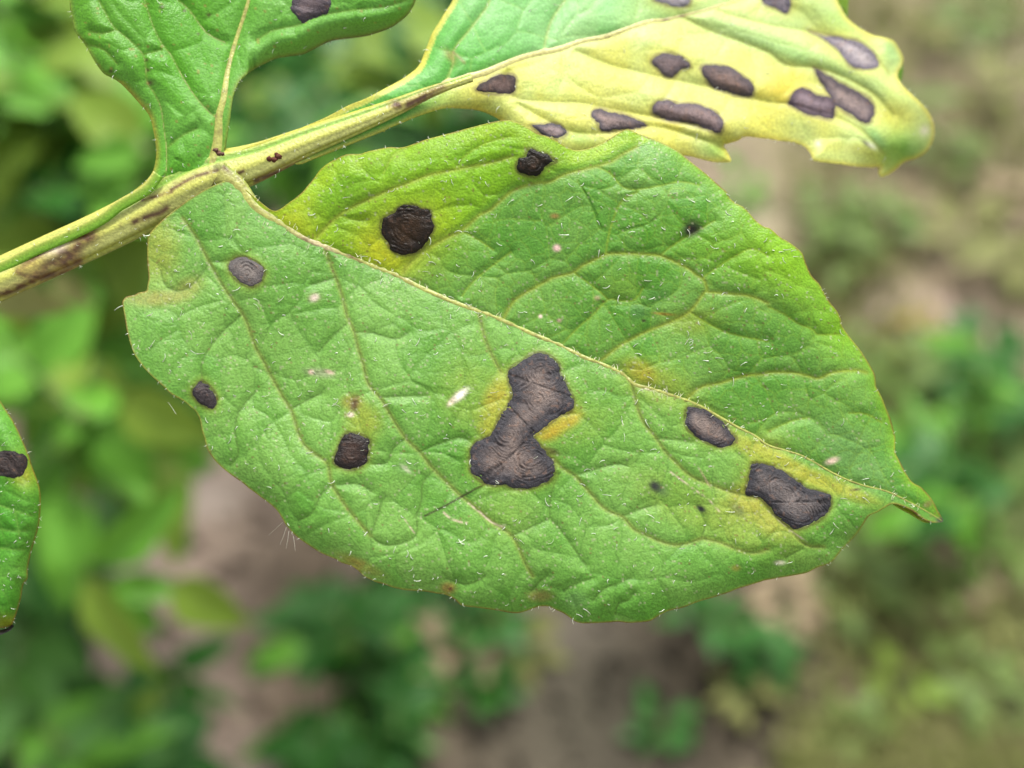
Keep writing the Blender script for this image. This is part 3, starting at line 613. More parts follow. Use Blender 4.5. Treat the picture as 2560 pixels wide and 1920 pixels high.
lesB = [
 (F([(1025,190),(1060,168),(1085,160),(1112,162),(1115,185),(1108,203),(1070,203),(1040,200)]), (1240, 215), (60, 48, 46), (96, 76, 70)),
 (Z(*T20, [(1200,540),(1240,480),(1320,455),(1420,465),(1500,510),(1550,580),(1470,600),(1420,640),(1380,675),(1320,660),(1270,610)]), (1675, 160), (96, 86, 90), (130, 110, 108)),
 (Z(*T20, [(1635,570),(1750,555),(1870,575),(1980,640),(2070,720),(2095,790),(2060,840),(1950,830),(1850,800),(1740,760),(1680,700),(1640,620)]), (1815, 205), (86, 76, 80), (124, 102, 94)),
 (Z(*T20, [(1210,920),(1260,870),(1340,860),(1440,890),(1560,890),(1700,930),(1800,1000),(1830,1070),(1800,1160),(1680,1120),(1540,1070),(1380,1050),(1260,1010),(1210,980)]), (1730, 285), (100, 88, 94), (136, 114, 110)),
 (Z(*T20, [(690,960),(760,935),(850,960),(980,990),(1090,1030),(1170,1085),(1060,1115),(930,1125),(780,1140),(740,1070),(690,1010)]), (1530, 305), (90, 82, 88), (142, 122, 116)),
 (Z(*T20, [(165,1080),(240,1068),(290,1075),(340,1060),(420,1080),(480,1140),(460,1170),(390,1205),(300,1180),(230,1140)]), (1372, 325), (76, 72, 80), (136, 118, 118)),
 (Z(*T30, [(360,270),(480,300),(650,320),(780,350),(880,420),(940,500),(950,570),(870,600),(760,590),(700,560),(650,490),(560,400),(460,330)]), (2130, 120), (120, 112, 122), (170, 160, 160)),
 (Z(*T30, [(395,580),(500,640),(640,720),(780,790),(880,850),(920,930),(910,1010),(870,1075),(780,1040),(680,980),(590,920),(520,820),(440,690)]), (2120, 260), (84, 74, 80), (150, 132, 126)),
 (Z(*T30, [(170,890),(220,800),(300,755),(370,780),(430,820),(540,830),(580,900),(580,980),(550,1040),(440,1010),(330,990),(220,930)]), (2020, 270), (80, 66, 76), (140, 122, 128)),
 (Z(*T20, [(1220,0),(1300,30),(1400,60),(1500,62),(1545,20),(1530,-40),(1400,-70),(1280,-50)]), (1680, -5), (128, 124, 132), (156, 148, 152)),
 (Z(*T30, [(-40,30),(60,70),(150,115),(185,85),(205,0),(180,-80),(60,-110),(-60,-70)]), (1945, 0), (104, 98, 110), (132, 122, 128))]
B = Leaf(outB, midB, vB, baseB, 13, 120)
B.A = (0.0004, 0.00013, 0.00004)
def colB(u, v, ex):
    dm, sg, tm, dv, d1, d2, e = ex
    alb = lambda r_, g_, b_, k=0.7: lin((r_, g_, b_)) * k
    up = sg < 0
    n = fbm(u, v, 170, 61); n2 = fbm(u, v, 50, 67)
    g = mixc(np.tile(alb(104, 184, 76), (len(u), 1)), alb(150, 208, 132), np.clip(0.4 + 0.6 * n + (u - 1300) / 700, 0, 1))
    y = mixc(np.tile(alb(220, 218, 98), (len(u), 1)), alb(208, 222, 128), np.clip(0.6 + 0.9 * n + 0.6 * n2, 0, 1))
    w = np.where(up, np.clip((u - 1500) / 300, 0, 0.75), np.clip((u - 1010) / 160, 0, 1))
    w = np.clip(w + np.where(up, -0.1, 0) + 0.0, 0, 1)
    w = np.where(up & (e < 14) & (u < 1180), 0.8, w)
    c = g * (1 - w[:, None]) + y * w[:, None]
    c = mixc(c, alb(214, 200, 70), splat(u, v, 1750, 250, 200, 60, 18) * 0.3)
    c = mixc(c, alb(214, 190, 40), splat(u, v, 1960, 210, 60, 50) * 0.8)
    c = mixc(c, alb(210, 192, 40), splat(u, v, 2230, 290, 60, 40, 20) * 0.7)
    c = mixc(c, alb(214, 196, 60), splat(u, v, 2230, 380 + 0 * u, 160, 16, 5) * 0.5)
    c = mixc(c, alb(120, 186, 62), splat(u, v, 2270, 380, 90, 50, 20) * 0.85)
    c = mixc(c, alb(80, 156, 40), np.clip(((u - 2190) + (v - 300) * 0.75) / 200 - 0.35, 0, 1) * np.clip((v - 300) / 90, 0, 1) * 0.8)
    c = mixc(c, alb(130, 200, 110), splat(u, v, 2180, 330, 14, 60, -40) * 0.8)
    c = mixc(c, alb(160, 214, 140), splat(u, v, 1950, 120, 260, 22, 22) * 0.6); c = mixc(c, alb(150, 210, 130), splat(u, v, 2120, 60, 120, 40, 30) * 0.5)
    c = mixc(c, alb(204, 226, 160), np.clip(0.25 + 0.8 * fbm(u, v, 80, 63), 0, 1) * np.clip((u - 1250) / 300, 0, 1) * 0.6)
    c = mixc(c, alb(174, 218, 140), splat(u, v, 2060, 150, 60, 200, -50) * 0.5); c = mixc(c, alb(176, 222, 150), splat(u, v, 2230, 120, 40, 50) * 0.7)
    c = mixc(c, alb(100, 180, 60), splat(u, v, 1440, 345, 50, 20, 15) * 0.5); c = mixc(c, alb(120, 180, 70), splat(u, v, 1790, 375, 40, 22, 20) * 0.6)
    c = mixc(c, alb(220, 206, 80), np.exp(-(e / 9) ** 2) * 0.7)
    c = mixc(c, alb(176, 186, 80), np.exp(-(dv / 3.5) ** 2) * 0.55)
    c = mixc(c, alb(170, 200, 90), np.exp(-(d1 / 2) ** 2) * 0.25)
    c = mixc(c, alb(180, 130, 80), splat(u, v, 1125, 140, 22, 10, 50) * 0.5); c = mixc(c, alb(160, 130, 80), np.exp(-(segdist(u, v, np.array(Z(*T10, [(1700,450),(1760,500),(1800,540)])))[0] / 4) ** 2) * 0.6)
    c = mixc(c, alb(236, 220, 200), splat(u, v, 2045, 359, 8, 8)); c = mixc(c, alb(236, 226, 214), splat(u, v, 2312, 326, 12, 14, 30) * 0.7)
    c = halo(c, u, v, [x[0] for x in lesB], alb(120, 104, 70), (alb(222, 210, 80), 22, 0.3))
    c = mixc(c, alb(60, 50, 60), splat(u, v, 2165, 358, 16, 5, 40) * 0.8); c = mixc(c, alb(240, 236, 226), splat(u, v, 2180, 364, 14, 6, 40) * 0.6)
    return c
def dB(u, v):
    f = B.fields(u, v); return B.depth(u, v, f), f
leafB = sheet('leaflet', B, B.outline, 3.4, dB, colB, M_leafB, comp, origin)
leafB['label'] = 'pale yellow leaflet with many grey brown dead spots'
def ribcolB(u, v, th, t):
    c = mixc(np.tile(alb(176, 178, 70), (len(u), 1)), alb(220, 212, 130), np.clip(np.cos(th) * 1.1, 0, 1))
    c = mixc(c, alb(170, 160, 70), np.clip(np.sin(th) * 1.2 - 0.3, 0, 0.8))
    for x, y, rx, ry, a in [(1000, 255, 26, 12, -22), (1060, 228, 50, 6, -22), (1100, 212, 50, 5, -22), (1665, 50, 10, 6, -20), (1705, 40, 8, 6, -20), (1520, 95, 6, 5, -20)]:
        c = mixc(c, alb(104, 72, 44), splat(u, v, x, y, rx, ry, a) * 0.85)
    return c
tube('midrib', midB, smoothdepth(B), M_stem, leafB, O, lambda t: 15 * (1 - t) + 5, ribcolB, 14, 0.35, 0.8)
for s in (vB[0], vB[1], vB[2], vB[3], vB[5]):
    tube('side_vein', s, lambda u, v: B.depth(u, v), M_stem, leafB, O, lambda t: 3.2 * (1 - t) + 1.0,
         lambda u, v, th, t: np.tile(alb(176, 176, 90) if t < 0.5 else alb(190, 200, 104), (len(u), 1)), 6, 0.6, 0.5)
for ol, c, dk, md in lesB:
    lesion(B, ol, leafB, O, [(c[0], c[1], 1.6, 20)], dk, tuple(min(255, x * 1.06) for x in md), M_dead, k=0.6, spacing=3.4, amp=0.000025)
hairs('short_hairs', B, 110, leafB, O, 80, (6, 20), 1.15, None, 0.2)

# small dark curl of the underside at the notch
cur = smooth([(2088,-40),(2122,-30),(2120,12),(2118,42),(2108,22),(2095,5)], 3, True)
sheet('curled_edge', B, cur, 4, lambda u, v: np.full(u.shape, 0.1475), lambda u, v, e: np.tile(alb(140, 186, 24), (len(u), 1)), M_leafB, leafB, O, 0.0002)
cur = smooth([(2235,165),(2256,158),(2256,190),(2246,212),(2232,205),(2226,185)], 3, True)
sheet('curled_edge', B, cur, 4, lambda u, v: np.full(u.shape, 0.1500), lambda u, v, e: np.tile(alb(120, 176, 24), (len(u), 1)), M_leafB, leafB, O, 0.0002)

# ------------------------------------------------------------------ leaflet C, upper left
outC = (Z(*T00, [(1150,1659),(1230,1590),(1310,1500),(1345,1380),(1345,1250),(1325,1130),(1290,1000),(1210,900),(1130,810),(1040,720),(980,680),(900,640),(850,580),(800,500),(755,420),(700,340),(650,280),(630,200),(610,100),(600,0)])
 + [(172,-60),(190,-150),(300,-260),(560,-330),(820,-300),(980,-180),(1050,-60)]
 + Z(*T10, [(1380,0),(1350,70),(1300,140),(1200,220),(1130,255),(1000,300),(900,320),(700,345),(600,375),(450,450),(380,475),(200,500),(100,540),(0,590)])
 + Z(*T00, [(2150,630),(2080,690),(2040,760),(2010,850),(1990,1000),(1970,1130),(1950,1240),(1935,1300)]) + [(560,400),(500,430),(430,455),(380,480)])
midC = [(528, 425)] + Z(*T00, [(1860,1320),(1880,1180),(1890,1000),(1930,850),(1960,650),(2000,480),(2060,280),(2120,100),(2150,0),(2190,-160),(2230,-500)])
vC = [Z(*T00, [(1830,990),(1700,850),(1580,670),(1480,480),(1400,380),(1320,220),(1270,60),(1250,0),(1220,-150)]),
 Z(*T00, [(1330,1620),(1430,1500),(1440,1300),(1420,1130),(1390,930),(1330,800),(1270,700),(1240,480),(1100,330),(980,230),(900,90),(850,0)]),
 Z(*T00, [(1950,370),(1780,280),(1640,90),(1500,-30)]), Z(*T00, [(1440,1280),(1560,1180),(1700,1110)]), Z(*T00, [(1240,470),(1400,430)]), Z(*T00, [(780,390),(900,430),(1010,550)]),
 Z(*T00, [(780,270),(880,290),(1000,260)]), Z(*T10, [(0,350),(150,260),(350,220),(500,150),(800,90),(1100,60),(1300,0)])]
def baseC(u, v, f):
    dm, sg, tm, dv, d1, d2, e = f
    s = dm * PX
    d = 0.1327 + np.clip((450 - v) / 450, -0.2, 1.5) * 0.0022 - 0.12 * s
    d += fbm(u, v, 260, 35, 2) * 0.0012
    far = np.clip(1 - e / 60, 0, 1) * np.clip(dm / 80, 0, 1)
    d += far ** 2 * np.where(u > 620, 0.0028, 0.001)
    d += 0.0006 * np.sin(u / 60.0) * np.where(u > 640, 1, 0) * far
    return d
Cc = Leaf(outC, midC, vC, baseC, 23, 100)
Cc.A = (0.0004, 0.00018, 0.00003)
def colC(u, v, ex):
    dm, sg, tm, dv, d1, d2, e = ex
    n = fbm(u, v, 150, 81)
    c = mixc(np.tile(alb(104, 184, 36, 0.56), (len(u), 1)), alb(134, 202, 86, 0.56), np.clip(0.35 + 0.7 * n + np.clip((u - 560) / 200, -0.2, 0.5), 0, 1))
    c = mixc(c, alb(110, 180, 20), np.clip(1 - (u - 180) / 200, 0, 1) * 0.6)
    c = mixc(c, alb(160, 176, 60), np.exp(-(e / 7) ** 2) * 0.7)
    c = mixc(c, alb(196, 190, 60), np.exp(-(e / 10) ** 2) * np.where((v > 200) & (u < 420), 0.7, 0))
    c = mixc(c, alb(150, 176, 60), np.exp(-(dv / 2.5) ** 2) * 0.5)
    c = mixc(c, alb(110, 176, 50), np.exp(-(d1 / 1.8) ** 2) * 0.2)
    c = mixc(c, alb(120, 90, 56), splat(u, v, 880, 70, 200, 200) * np.exp(-(e / 3) ** 2) * 0.8)
    for x, y, r in [(370, 175, 6), (375, 207, 9), (367, 150, 5), (277, 178, 6), (522, 37, 6), (405, 18, 6), (461, 27, 5), (496, 85, 4), (498, 388, 5)]:
        c = mixc(c, alb(90, 56, 36), splat(u, v, x, y, r, r * 0.8) * 0.85)
    sp = h2(np.floor(u / 6), np.floor(v / 6), 95)
    c = mixc(c, alb(190, 160, 80), (sp > 0.985) * 0.5)
    return c
def dC(u, v):
    f = Cc.fields(u, v); return Cc.depth(u, v, f), f
leafC = sheet('leaflet', Cc, Cc.outline, 3.4, dC, colC, M_leaf, comp, origin)
leafC['label'] = 'bright green leaflet growing upwards out of the picture'
tube('midrib', midC, smoothdepth(Cc), M_stem, leafC, O, lambda t: 9 + 20 * (1 - t) ** 2.2, ribcol, 14, 0.35, 0.8, ribgroove)
for s in vC[:3]:
    tube('side_vein', s, lambda u, v: Cc.depth(u, v), M_stem, leafC, O, lambda t: 3.4 * (1 - t) + 1.2,
         lambda u, v, th, t: np.tile(alb(166, 180, 92), (len(u), 1)), 6, 0.4, 0.6)
lesion(Cc, Z(*T10, [(305,30),(300,100),(350,150),(380,195),(420,210),(480,170),(560,140),(620,120),(650,60),(655,0),(620,-70),(350,-70),(310,-20)]), leafC, O, [(775, 0, 1.2, 0)], (84, 76, 84), (120, 104, 106), M_dead, spacing=3.2)
hairs('short_hairs', Cc, 60, leafC, O, 45, (6, 16), 1.1, None, 0.2)

# ------------------------------------------------------------------ leaflet D, cut by the left edge
outD = (Z(*T02, [(-60,40),(0,140),(50,220),(110,310),(160,410),(210,520),(250,620),(280,720),(330,850),(350,950),(350,1080),(340,1200),(310,1320),(270,1450),(240,1600)])
 + Z(*T03, [(240,20),(200,80),(180,200),(140,330),(105,420),(60,440),(0,450)]) + [(-80, 1560),(-180,1500),(-280,1350),(-340,1180),(-330,1000),(-260,880),(-150,850),(-70,900)])
midD = [(-150, 850), (-170, 980), (-170, 1150), (-140, 1320), (-60, 1500), (-10, 1565)]
vD = [[(-170,960),(-80,1050),(0,1120),(60,1200)], [(-165,1100),(-60,1230),(20,1270),(80,1290)], [(-150,1250),(-60,1350),(0,1370),(60,1375)], Z(*T02, [(120,1080),(150,1200),(170,1340)]), Z(*T02, [(0,1250),(100,1270),(230,1270)])]
def baseD(u, v, f):
    dm, sg, tm, dv, d1, d2, e = f
    d = 0.1270 - 0.1 * dm * PX + np.clip(1 - e / 50, 0, 1) ** 2 * 0.0016
    return d + fbm(u, v, 200, 55, 2) * 0.0006
Dd = Leaf(outD, midD, vD, baseD, 33, 80)
def colD(u, v, ex):
    dm, sg, tm, dv, d1, d2, e = ex
    c = mixc(np.tile(alb(92, 178, 40), (len(u), 1)), alb(128, 200, 72), np.clip(0.4 + 0.8 * fbm(u, v, 110, 84), 0, 1))
    c = mixc(c, alb(196, 190, 40), splat(u, v, 55, 1180, 40, 30, 60) * 0.8); c = mixc(c, alb(190, 190, 40), splat(u, v, 20, 1560, 60, 22) * 0.7)
    c = mixc(c, alb(176, 116, 40), np.exp(-(e / 3) ** 2) * 0.7)
    c = mixc(c, alb(150, 200, 84), np.exp(-(dv / 2.5) ** 2) * 0.5)
    return mixc(c, alb(150, 200, 84), np.exp(-(d1 / 2) ** 2) * 0.2)
leafD = sheet('leaflet', Dd, Dd.outline, 3.4, lambda u, v: (lambda f: (Dd.depth(u, v, f), f))(Dd.fields(u, v)), colD, M_leaf, comp, origin)
leafD['label'] = 'leaflet with one dark spot, cut off by the left edge of the picture'
lesion(Dd, [(-90,1130),(-30,1122)] + Z(*T02, [(0,570),(100,570),(190,600),(240,640),(242,700),(210,780),(170,810),(80,815),(0,805)]) + [(-50,1196),(-95,1175)], leafD, O, [(10, 1160, 1.2, 0)], (52, 44, 44), (70, 58, 54), M_dead)
lesion(Dd, Z(*T03, [(-30,462),(30,462),(70,452),(105,425),(112,440),(70,475),(20,500),(-30,515)]), leafD, O, [(0, 1580, 1.2, 0)], (18, 18, 16), (26, 22, 16), M_wet)
tube('midrib', midD, smoothdepth(Dd), M_stem, leafD, O, lambda t: 12 * (1 - t) + 3, ribcol, 10, 0.4, 0.8)
tube('petiolule', [(-230, 800), (-190, 830), (-150, 850), (-158, 900)], lambda u, v: np.full(np.shape(u), 0.1295), M_stem, leafD, O, lambda t: 14, ribcol, 12, 0.3, 0.9)
hairs('short_hairs', Dd, 60, leafD, O, 30, (6, 16), 1.2, None, 0.25)

# ------------------------------------------------------------------ rachis
rach = [(-420,885),(-300,838),(-150,770),(0,700),(130,640),(240,590),(350,535),(430,490),(520,448),(640,408),(760,358),(880,312),(990,268),(1080,229),(1180,194)]
def rrad(t):
    return 52 + 12 * math.exp(-((t - 0.55) / 0.09) ** 2) - 41 * min(1, max(0, t - 0.56) / 0.40)
def rgroove(th, t):
    g = 1 + 0.03 * np.cos(th * 6 + 0.3) + 0.012 * np.cos(th * 11)
    return g - 0.10 * np.exp(-((th - 5.55) / 0.13) ** 2) - 0.08 * np.exp(-((th - 0.95) / 0.12) ** 2) + 0.10 * np.exp(-((th - 4.85) / 0.14) ** 2) + 0.05 * np.exp(-((th - 1.35) / 0.15) ** 2)
rl = smooth(rach, 6)
streaks = [(Z(*T01, [(180,660),(300,570),(400,490),(520,410),(640,390),(760,385)]), 7), (Z(*T01, [(300,700),(400,640),(540,590),(620,530),(700,440),(780,380)]), 12), (Z(*T01, [(0,880),(100,850),(230,790),(380,730),(520,690),(680,600)]), 8),
           (Z(*T01, [(150,690),(220,720),(330,740)]), 4), (Z(*T01, [(520,510),(600,560),(560,620)]), 10), (Z(*T01, [(1160,260),(1280,210),(1380,180),(1440,140)]), 5), (Z(*T01, [(1230,70),(1380,30),(1480,0)]), 3), (Z(*T01, [(560,400),(700,340),(810,320)]), 3),
           (Z(*T00, [(1480,1640),(1600,1570),(1700,1520),(1880,1470)]), 3), (Z(*T00, [(1870,1580),(2000,1520),(2100,1480)]), 3), (Z(*T10, [(0,1560),(200,1480),(420,1390)]), 5), (Z(*T10, [(1180,900),(1300,905),(1450,840),(1600,750)]), 8)]
streaks = [(smooth(p, 3), w) for p, w in streaks]
def rcol(u, v, th, t):
    c = np.tile(alb(202, 206, 112, 0.56), (len(u), 1))
    c = mixc(c, alb(206, 208, 72, 0.58), np.clip(np.cos(th * 6 + 0.3), 0, 1) * 0.5)
    gr = np.exp(-((th - 5.5) / 0.2) ** 2) + np.exp(-((th - 5.1) / 0.1) ** 2) * 0.4
    c = mixc(c, alb(120, 176, 34), gr * 0.9)
    c = mixc(c, alb(172, 186, 60), np.exp(-((th - 0.9) / 0.25) ** 2) * 0.8)
    c = mixc(c, alb(130, 160, 50), np.exp(-((th - 1.25) / 0.12) ** 2) * 0.7)
    c = mixc(c, alb(216, 206, 60), np.exp(-((th - 4.85) / 0.2) ** 2) * 0.7)
    for L, w in streaks:
        dd = segdist(u, v, L)[0]
        c = mixc(c, alb(170, 140, 60), np.exp(-(dd / (w * 2.2)) ** 2) * 0.5 * (np.cos(th) > -0.2))
        c = mixc(c, alb(98, 62, 26), np.exp(-(dd / (w * 1.35)) ** 2) * np.clip(0.9 + 0.7 * noise(u, v, 16, 6) + 0.3 * noise(u * 0.5, v, 5, 8), 0, 1) * (np.cos(th) > -0.2))
    c = mixc(c, alb(232, 214, 184, 0.6), splat(u, v, 142, 618, 34, 14, -28) * 0.9); c = mixc(c, alb(214, 196, 100, 0.6), splat(u, v, 80, 668, 30, 12, -20) * 0.8)
    c = mixc(c, alb(130, 96, 60), np.clip(noise((u + v * 0.5) * 0.3, v - u * 0.45, 5, 9) * 3 - 2.0, 0, 1) * 0.4)
    return c
# finer rings for the stalk than for veins
rs = [tuple(x) for x in smooth(rach, 12)]
rachis = tube('stalk', rs, lambda u, v: np.full(np.shape(u), 0.1322) - np.clip((300 - np.asarray(u)) / 700, 0, 1) * 0.0012, M_stem, comp, origin, rrad, rcol, 96, 0.45, 0.8, rgroove)
def wing(pts, w0, w1, c1, c2, dd):
    L = smooth(pts, 5); T = np.gradient(L, axis=0); T /= np.linalg.norm(T, axis=1)[:, None]; Nn = np.stack([-T[:, 1], T[:, 0]], 1)
    m = len(L); V = []; C = []
    for j, x in enumerate(np.linspace(0, 1, 5)):
        q = L + Nn * (w0 + (w1 - w0) * x)
        V.append(P(q[:, 0], q[:, 1], np.full(m, dd) - 0.0002 * x)); C.append(np.tile(alb(*c1, 0.6) * (1 - x ** 3) + alb(*c2, 0.6) * x ** 3, (m, 1)))
    V = np.concatenate(V); C = np.concatenate(C)
    k, j = np.meshgrid(np.arange(4), np.arange(m - 1), indexing='ij'); a = (k * m + j).ravel()
    o = mesh_np('wing', V, np.stack([a, a + 1, a + m + 1, a + m], 1), M_leafB, rachis, origin, C)
    s = o.modifiers.new('thickness', 'SOLIDIFY'); s.thickness = 0.0003; s.offset = 0
# narrow wings running along both sides of the stalk
wing(Z(*T01, [(-300,740),(0,605),(300,455),(600,325),(850,200),(1000,85),(1140,5)]) + Z(*T00, [(1250,1590),(1330,1480)]), 27, -1, (140, 200, 50), (232, 226, 124), 0.13125)
# soil crumbs that stick to the stalk
def crumb(name, pts, sz, d, col):
    V = []; Fc = []
    for (x, y, s) in pts:
        b = len(V); S = 8; R = 5
        for i in range(R + 1):
            for j in range(S):
                ph = math.pi * i / R; t = 2 * math.pi * j / S; r = s * (1 + 0.35 * random.uniform(-1, 1))
                V.append((x + math.sin(ph) * math.cos(t) * r, y + math.sin(ph) * math.sin(t) * r * 0.8, d - math.cos(ph) * r * PX * 0.8))
        for i in range(R):
            for j in range(S): Fc.append((b + i * S + j, b + i * S + (j + 1) % S, b + (i + 1) * S + (j + 1) % S, b + (i + 1) * S + j))
    V = np.array(V)
    return mesh_np(name, P(V[:, 0], V[:, 1], V[:, 2]), Fc, M_dead, None, None, np.tile(col, (len(V), 1)))
o = crumb('soil_crumb', [(674, 397, 8), (686, 399, 8), (697, 391, 9), (690, 385, 5)], 8, 0.1308, alb(110, 62, 44))
o['label'] = 'hooked reddish brown soil crumb lying alone on the pale stalk'; o['category'] = 'soil crumb'; o['group'] = 'soil crumbs on the stalk'
o = crumb('soil_crumb', [(540, 376, 8), (548, 384, 9), (556, 385, 6)], 8, 0.1308, alb(120, 84, 70))
o['label'] = 'greyish soil crumb in the fork between stalk and upper left leaflet'; o['category'] = 'soil crumb'; o['group'] = 'soil crumbs on the stalk'
h = _L(); h.outline = np.array(Z(*T01, [(0,600),(300,455),(600,325),(850,200),(1140,10)]) + [(430, 430), (600, 385), (860, 275), (1000, 215), (1000, 305), (860, 365), (640, 465), (450, 540), (360, 590), (200, 665), (0, 755)])
h.depth = lambda u, v: np.full(np.shape(u), 0.1308)
hairs('stalk_hairs', h, 60, rachis, O, 80, (5, 11), 0.9, None, 0.2)

# ------------------------------------------------------------------ the ground
M_soil = bpy.data.materials.new('soil'); M_soil.use_nodes = True
t = M_soil.node_tree; N = t.nodes; L = t.links; b = N['Principled BSDF']
tc = N.new('ShaderNodeTexCoord')
n1 = N.new('ShaderNodeTexNoise'); n1.inputs['Scale'].default_value = 9; n1.inputs['Detail'].default_value = 8; n1.inputs['Roughness'].default_value = 0.7
n2 = N.new('ShaderNodeTexNoise'); n2.inputs['Scale'].default_value = 90; n2.inputs['Detail'].default_value = 6
at = N.new('ShaderNodeAttribute'); at.attribute_name = 'pigment'
for n in (n1, n2): L.new(tc.outputs['Object'], n.inputs['Vector'])
mr = N.new('ShaderNodeMapRange'); mr.inputs['From Min'].default_value = 0.3; mr.inputs['From Max'].default_value = 0.7; mr.inputs['To Min'].default_value = 0.6; mr.inputs['To Max'].default_value = 1.35
L.new(n1.outputs['Fac'], mr.inputs['Value'])
mx = N.new('ShaderNodeMix'); mx.data_type = 'RGBA'; mx.blend_type = 'MULTIPLY'; mx.inputs['Factor'].default_value = 1
L.new(at.outputs['Color'], mx.inputs['A']); L.new(mr.outputs['Result'], mx.inputs['B']); L.new(mx.outputs['Result'], b.inputs['Base Color'])
b.inputs['Roughness'].default_value = 0.95; b.inputs['Specular IOR Level'].default_value = 0.15
bp = N.new('ShaderNodeBump'); bp.inputs['Distance'].default_value = 0.01; bp.inputs['Strength'].default_value = 0.8
L.new(n2.outputs['Fac'], bp.inputs['Height']); L.new(bp.outputs['Normal'], b.inputs['Normal'])
g = np.sinh(np.linspace(-5.2, 5.2, 240)) / math.sinh(5.2) * 40
gx, gy = np.meshgrid(g, g + 0.8)
def gh(x, y):
    return (noise(x, y, 0.22, 1) * 0.018 + noise(x, y, 0.07, 2) * 0.008 + noise(x, y, 0.025, 3) * 0.004) * np.clip(6 - np.hypot(x, y), 0, 1)
gz = gh(gx, gy)
n_ = len(g); k, j = np.meshgrid(np.arange(n_ - 1), np.arange(n_ - 1), indexing='ij'); a = (k * n_ + j).ravel()
gv = np.stack([gx.ravel(), gy.ravel(), gz.ravel()], 1)
def soilcolour(x_, y_):
    gc = mixc(np.tile(alb(178, 158, 142), (len(x_), 1)), alb(132, 116, 98), np.clip(0.5 + 1.1 * noise(x_, y_, 0.13, 7), 0, 1))
    gc = mixc(gc, alb(206, 190, 176), np.clip(noise(x_, y_, 0.06, 8) * 2 - 0.9, 0, 1))
    gc = mixc(gc, alb(164, 156, 118), np.clip((x_ - 0.12) / 0.15, 0, 1) * 0.7)
    pk = G(2330, 790)
    gc = mixc(gc, alb(190, 164, 158), splat(x_, y_, pk[0], pk[1], 0.10, 0.05) * 0.8)
    # plant shade between the rows, painted into the soil colour
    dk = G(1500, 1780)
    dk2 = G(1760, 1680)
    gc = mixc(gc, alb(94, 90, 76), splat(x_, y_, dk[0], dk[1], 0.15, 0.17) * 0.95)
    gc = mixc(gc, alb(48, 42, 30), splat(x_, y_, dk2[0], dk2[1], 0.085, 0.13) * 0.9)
    return gc
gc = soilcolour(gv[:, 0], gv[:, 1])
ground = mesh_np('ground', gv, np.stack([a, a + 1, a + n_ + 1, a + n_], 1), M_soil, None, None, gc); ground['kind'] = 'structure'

# ------------------------------------------------------------------ background plants
def leafmesh(name, fold, arch, wid, teeth=0.0):
    V = []; Fc = []; nx, ny = 10, 6
    for i in range(nx + 1):
        t = i / nx; w = wid * (math.sin(math.pi * min(1, t ** 0.75)) ** 0.8) * (1 - 0.25 * t) + 0.004
        for j in range(ny + 1):
            s = j / ny * 2 - 1
            V.append((t, s * w, abs(s) * w * fold - arch * t * t + 0.02 * math.sin(t * 14 + s * 3) * abs(s)))
    for i in range(nx):
        for j in range(ny): b = i * (ny + 1) + j; Fc.append((b, b + ny + 1, b + ny + 2, b + 1))
    me = bpy.data.meshes.new(name); me.from_pydata(V, [], Fc); me.update()
    for p in me.polygons: p.use_smooth = True
    return me
palette = {
 'dull': plain('background_leaf_dull', alb(110, 146, 62, 0.42), alb(144, 168, 88, 0.42), 40, 0.5, 0.2),
 'green': plain('background_leaf_green', alb(90, 164, 42, 0.52), alb(136, 194, 72, 0.52), 40, 0.45, 0.25),
 'lime': plain('background_leaf_lime', alb(140, 180, 50, 0.42), alb(170, 202, 84, 0.42), 40, 0.45, 0.3),
 'blue': plain('background_leaf_bluish', alb(84, 152, 56, 0.44), alb(130, 184, 92, 0.44), 40, 0.4, 0.15),
 'dark': plain('background_leaf_dark', alb(40, 104, 26, 0.46), alb(72, 134, 50, 0.46), 40, 0.45, 0.2),
 'olive': plain('background_leaf_olive', alb(140, 150, 80, 0.42), alb(180, 180, 112, 0.42), 40, 0.6, 0.2),
 'yellow': plain('background_leaf_yellow', alb(190, 176, 70, 0.42), alb(216, 196, 100, 0.42), 40, 0.6, 0.25),
 'tan': plain('background_leaf_tan', alb(172, 150, 118, 0.42), alb(204, 184, 150, 0.42), 40, 0.8, 0.1)}
leafmeshes = {}
for key, mat in palette.items():
    for q in range(4):
        me = leafmesh('plant_leaf', (0.5, 0.25, 0.1, 0.4)[q], (0.1, 0.3, 0.5, 0.12)[q], (0.27, 0.33, 0.3, 0.23)[q]); me.materials.append(mat); leafmeshes[key, q] = me
M_bstem = plain('background_stem', alb(90, 130, 60), alb(130, 150, 80), 60, 0.5)
def tubes_world(lines, rad, sides=5):
    V = []; Fc = []
    for L_ in lines:
        b0 = len(V); L_ = [Vector(p) for p in L_]; m = len(L_)
        for i, p in enumerate(L_):
            T = (L_[min(i + 1, m - 1)] - L_[max(i - 1, 0)]).normalized(); X = T.orthogonal().normalized(); Y = T.cross(X)
            r = rad * (1 - 0.6 * i / (m - 1))
            for q in range(sides):
                a = 2 * math.pi * q / sides; V.append(tuple(p + X * math.cos(a) * r + Y * math.sin(a) * r))
        for i in range(m - 1):
            for q in range(sides): b = b0 + i * sides; Fc.append((b + q, b + (q + 1) % sides, b + sides + (q + 1) % sides, b + sides + q))
    return V, Fc
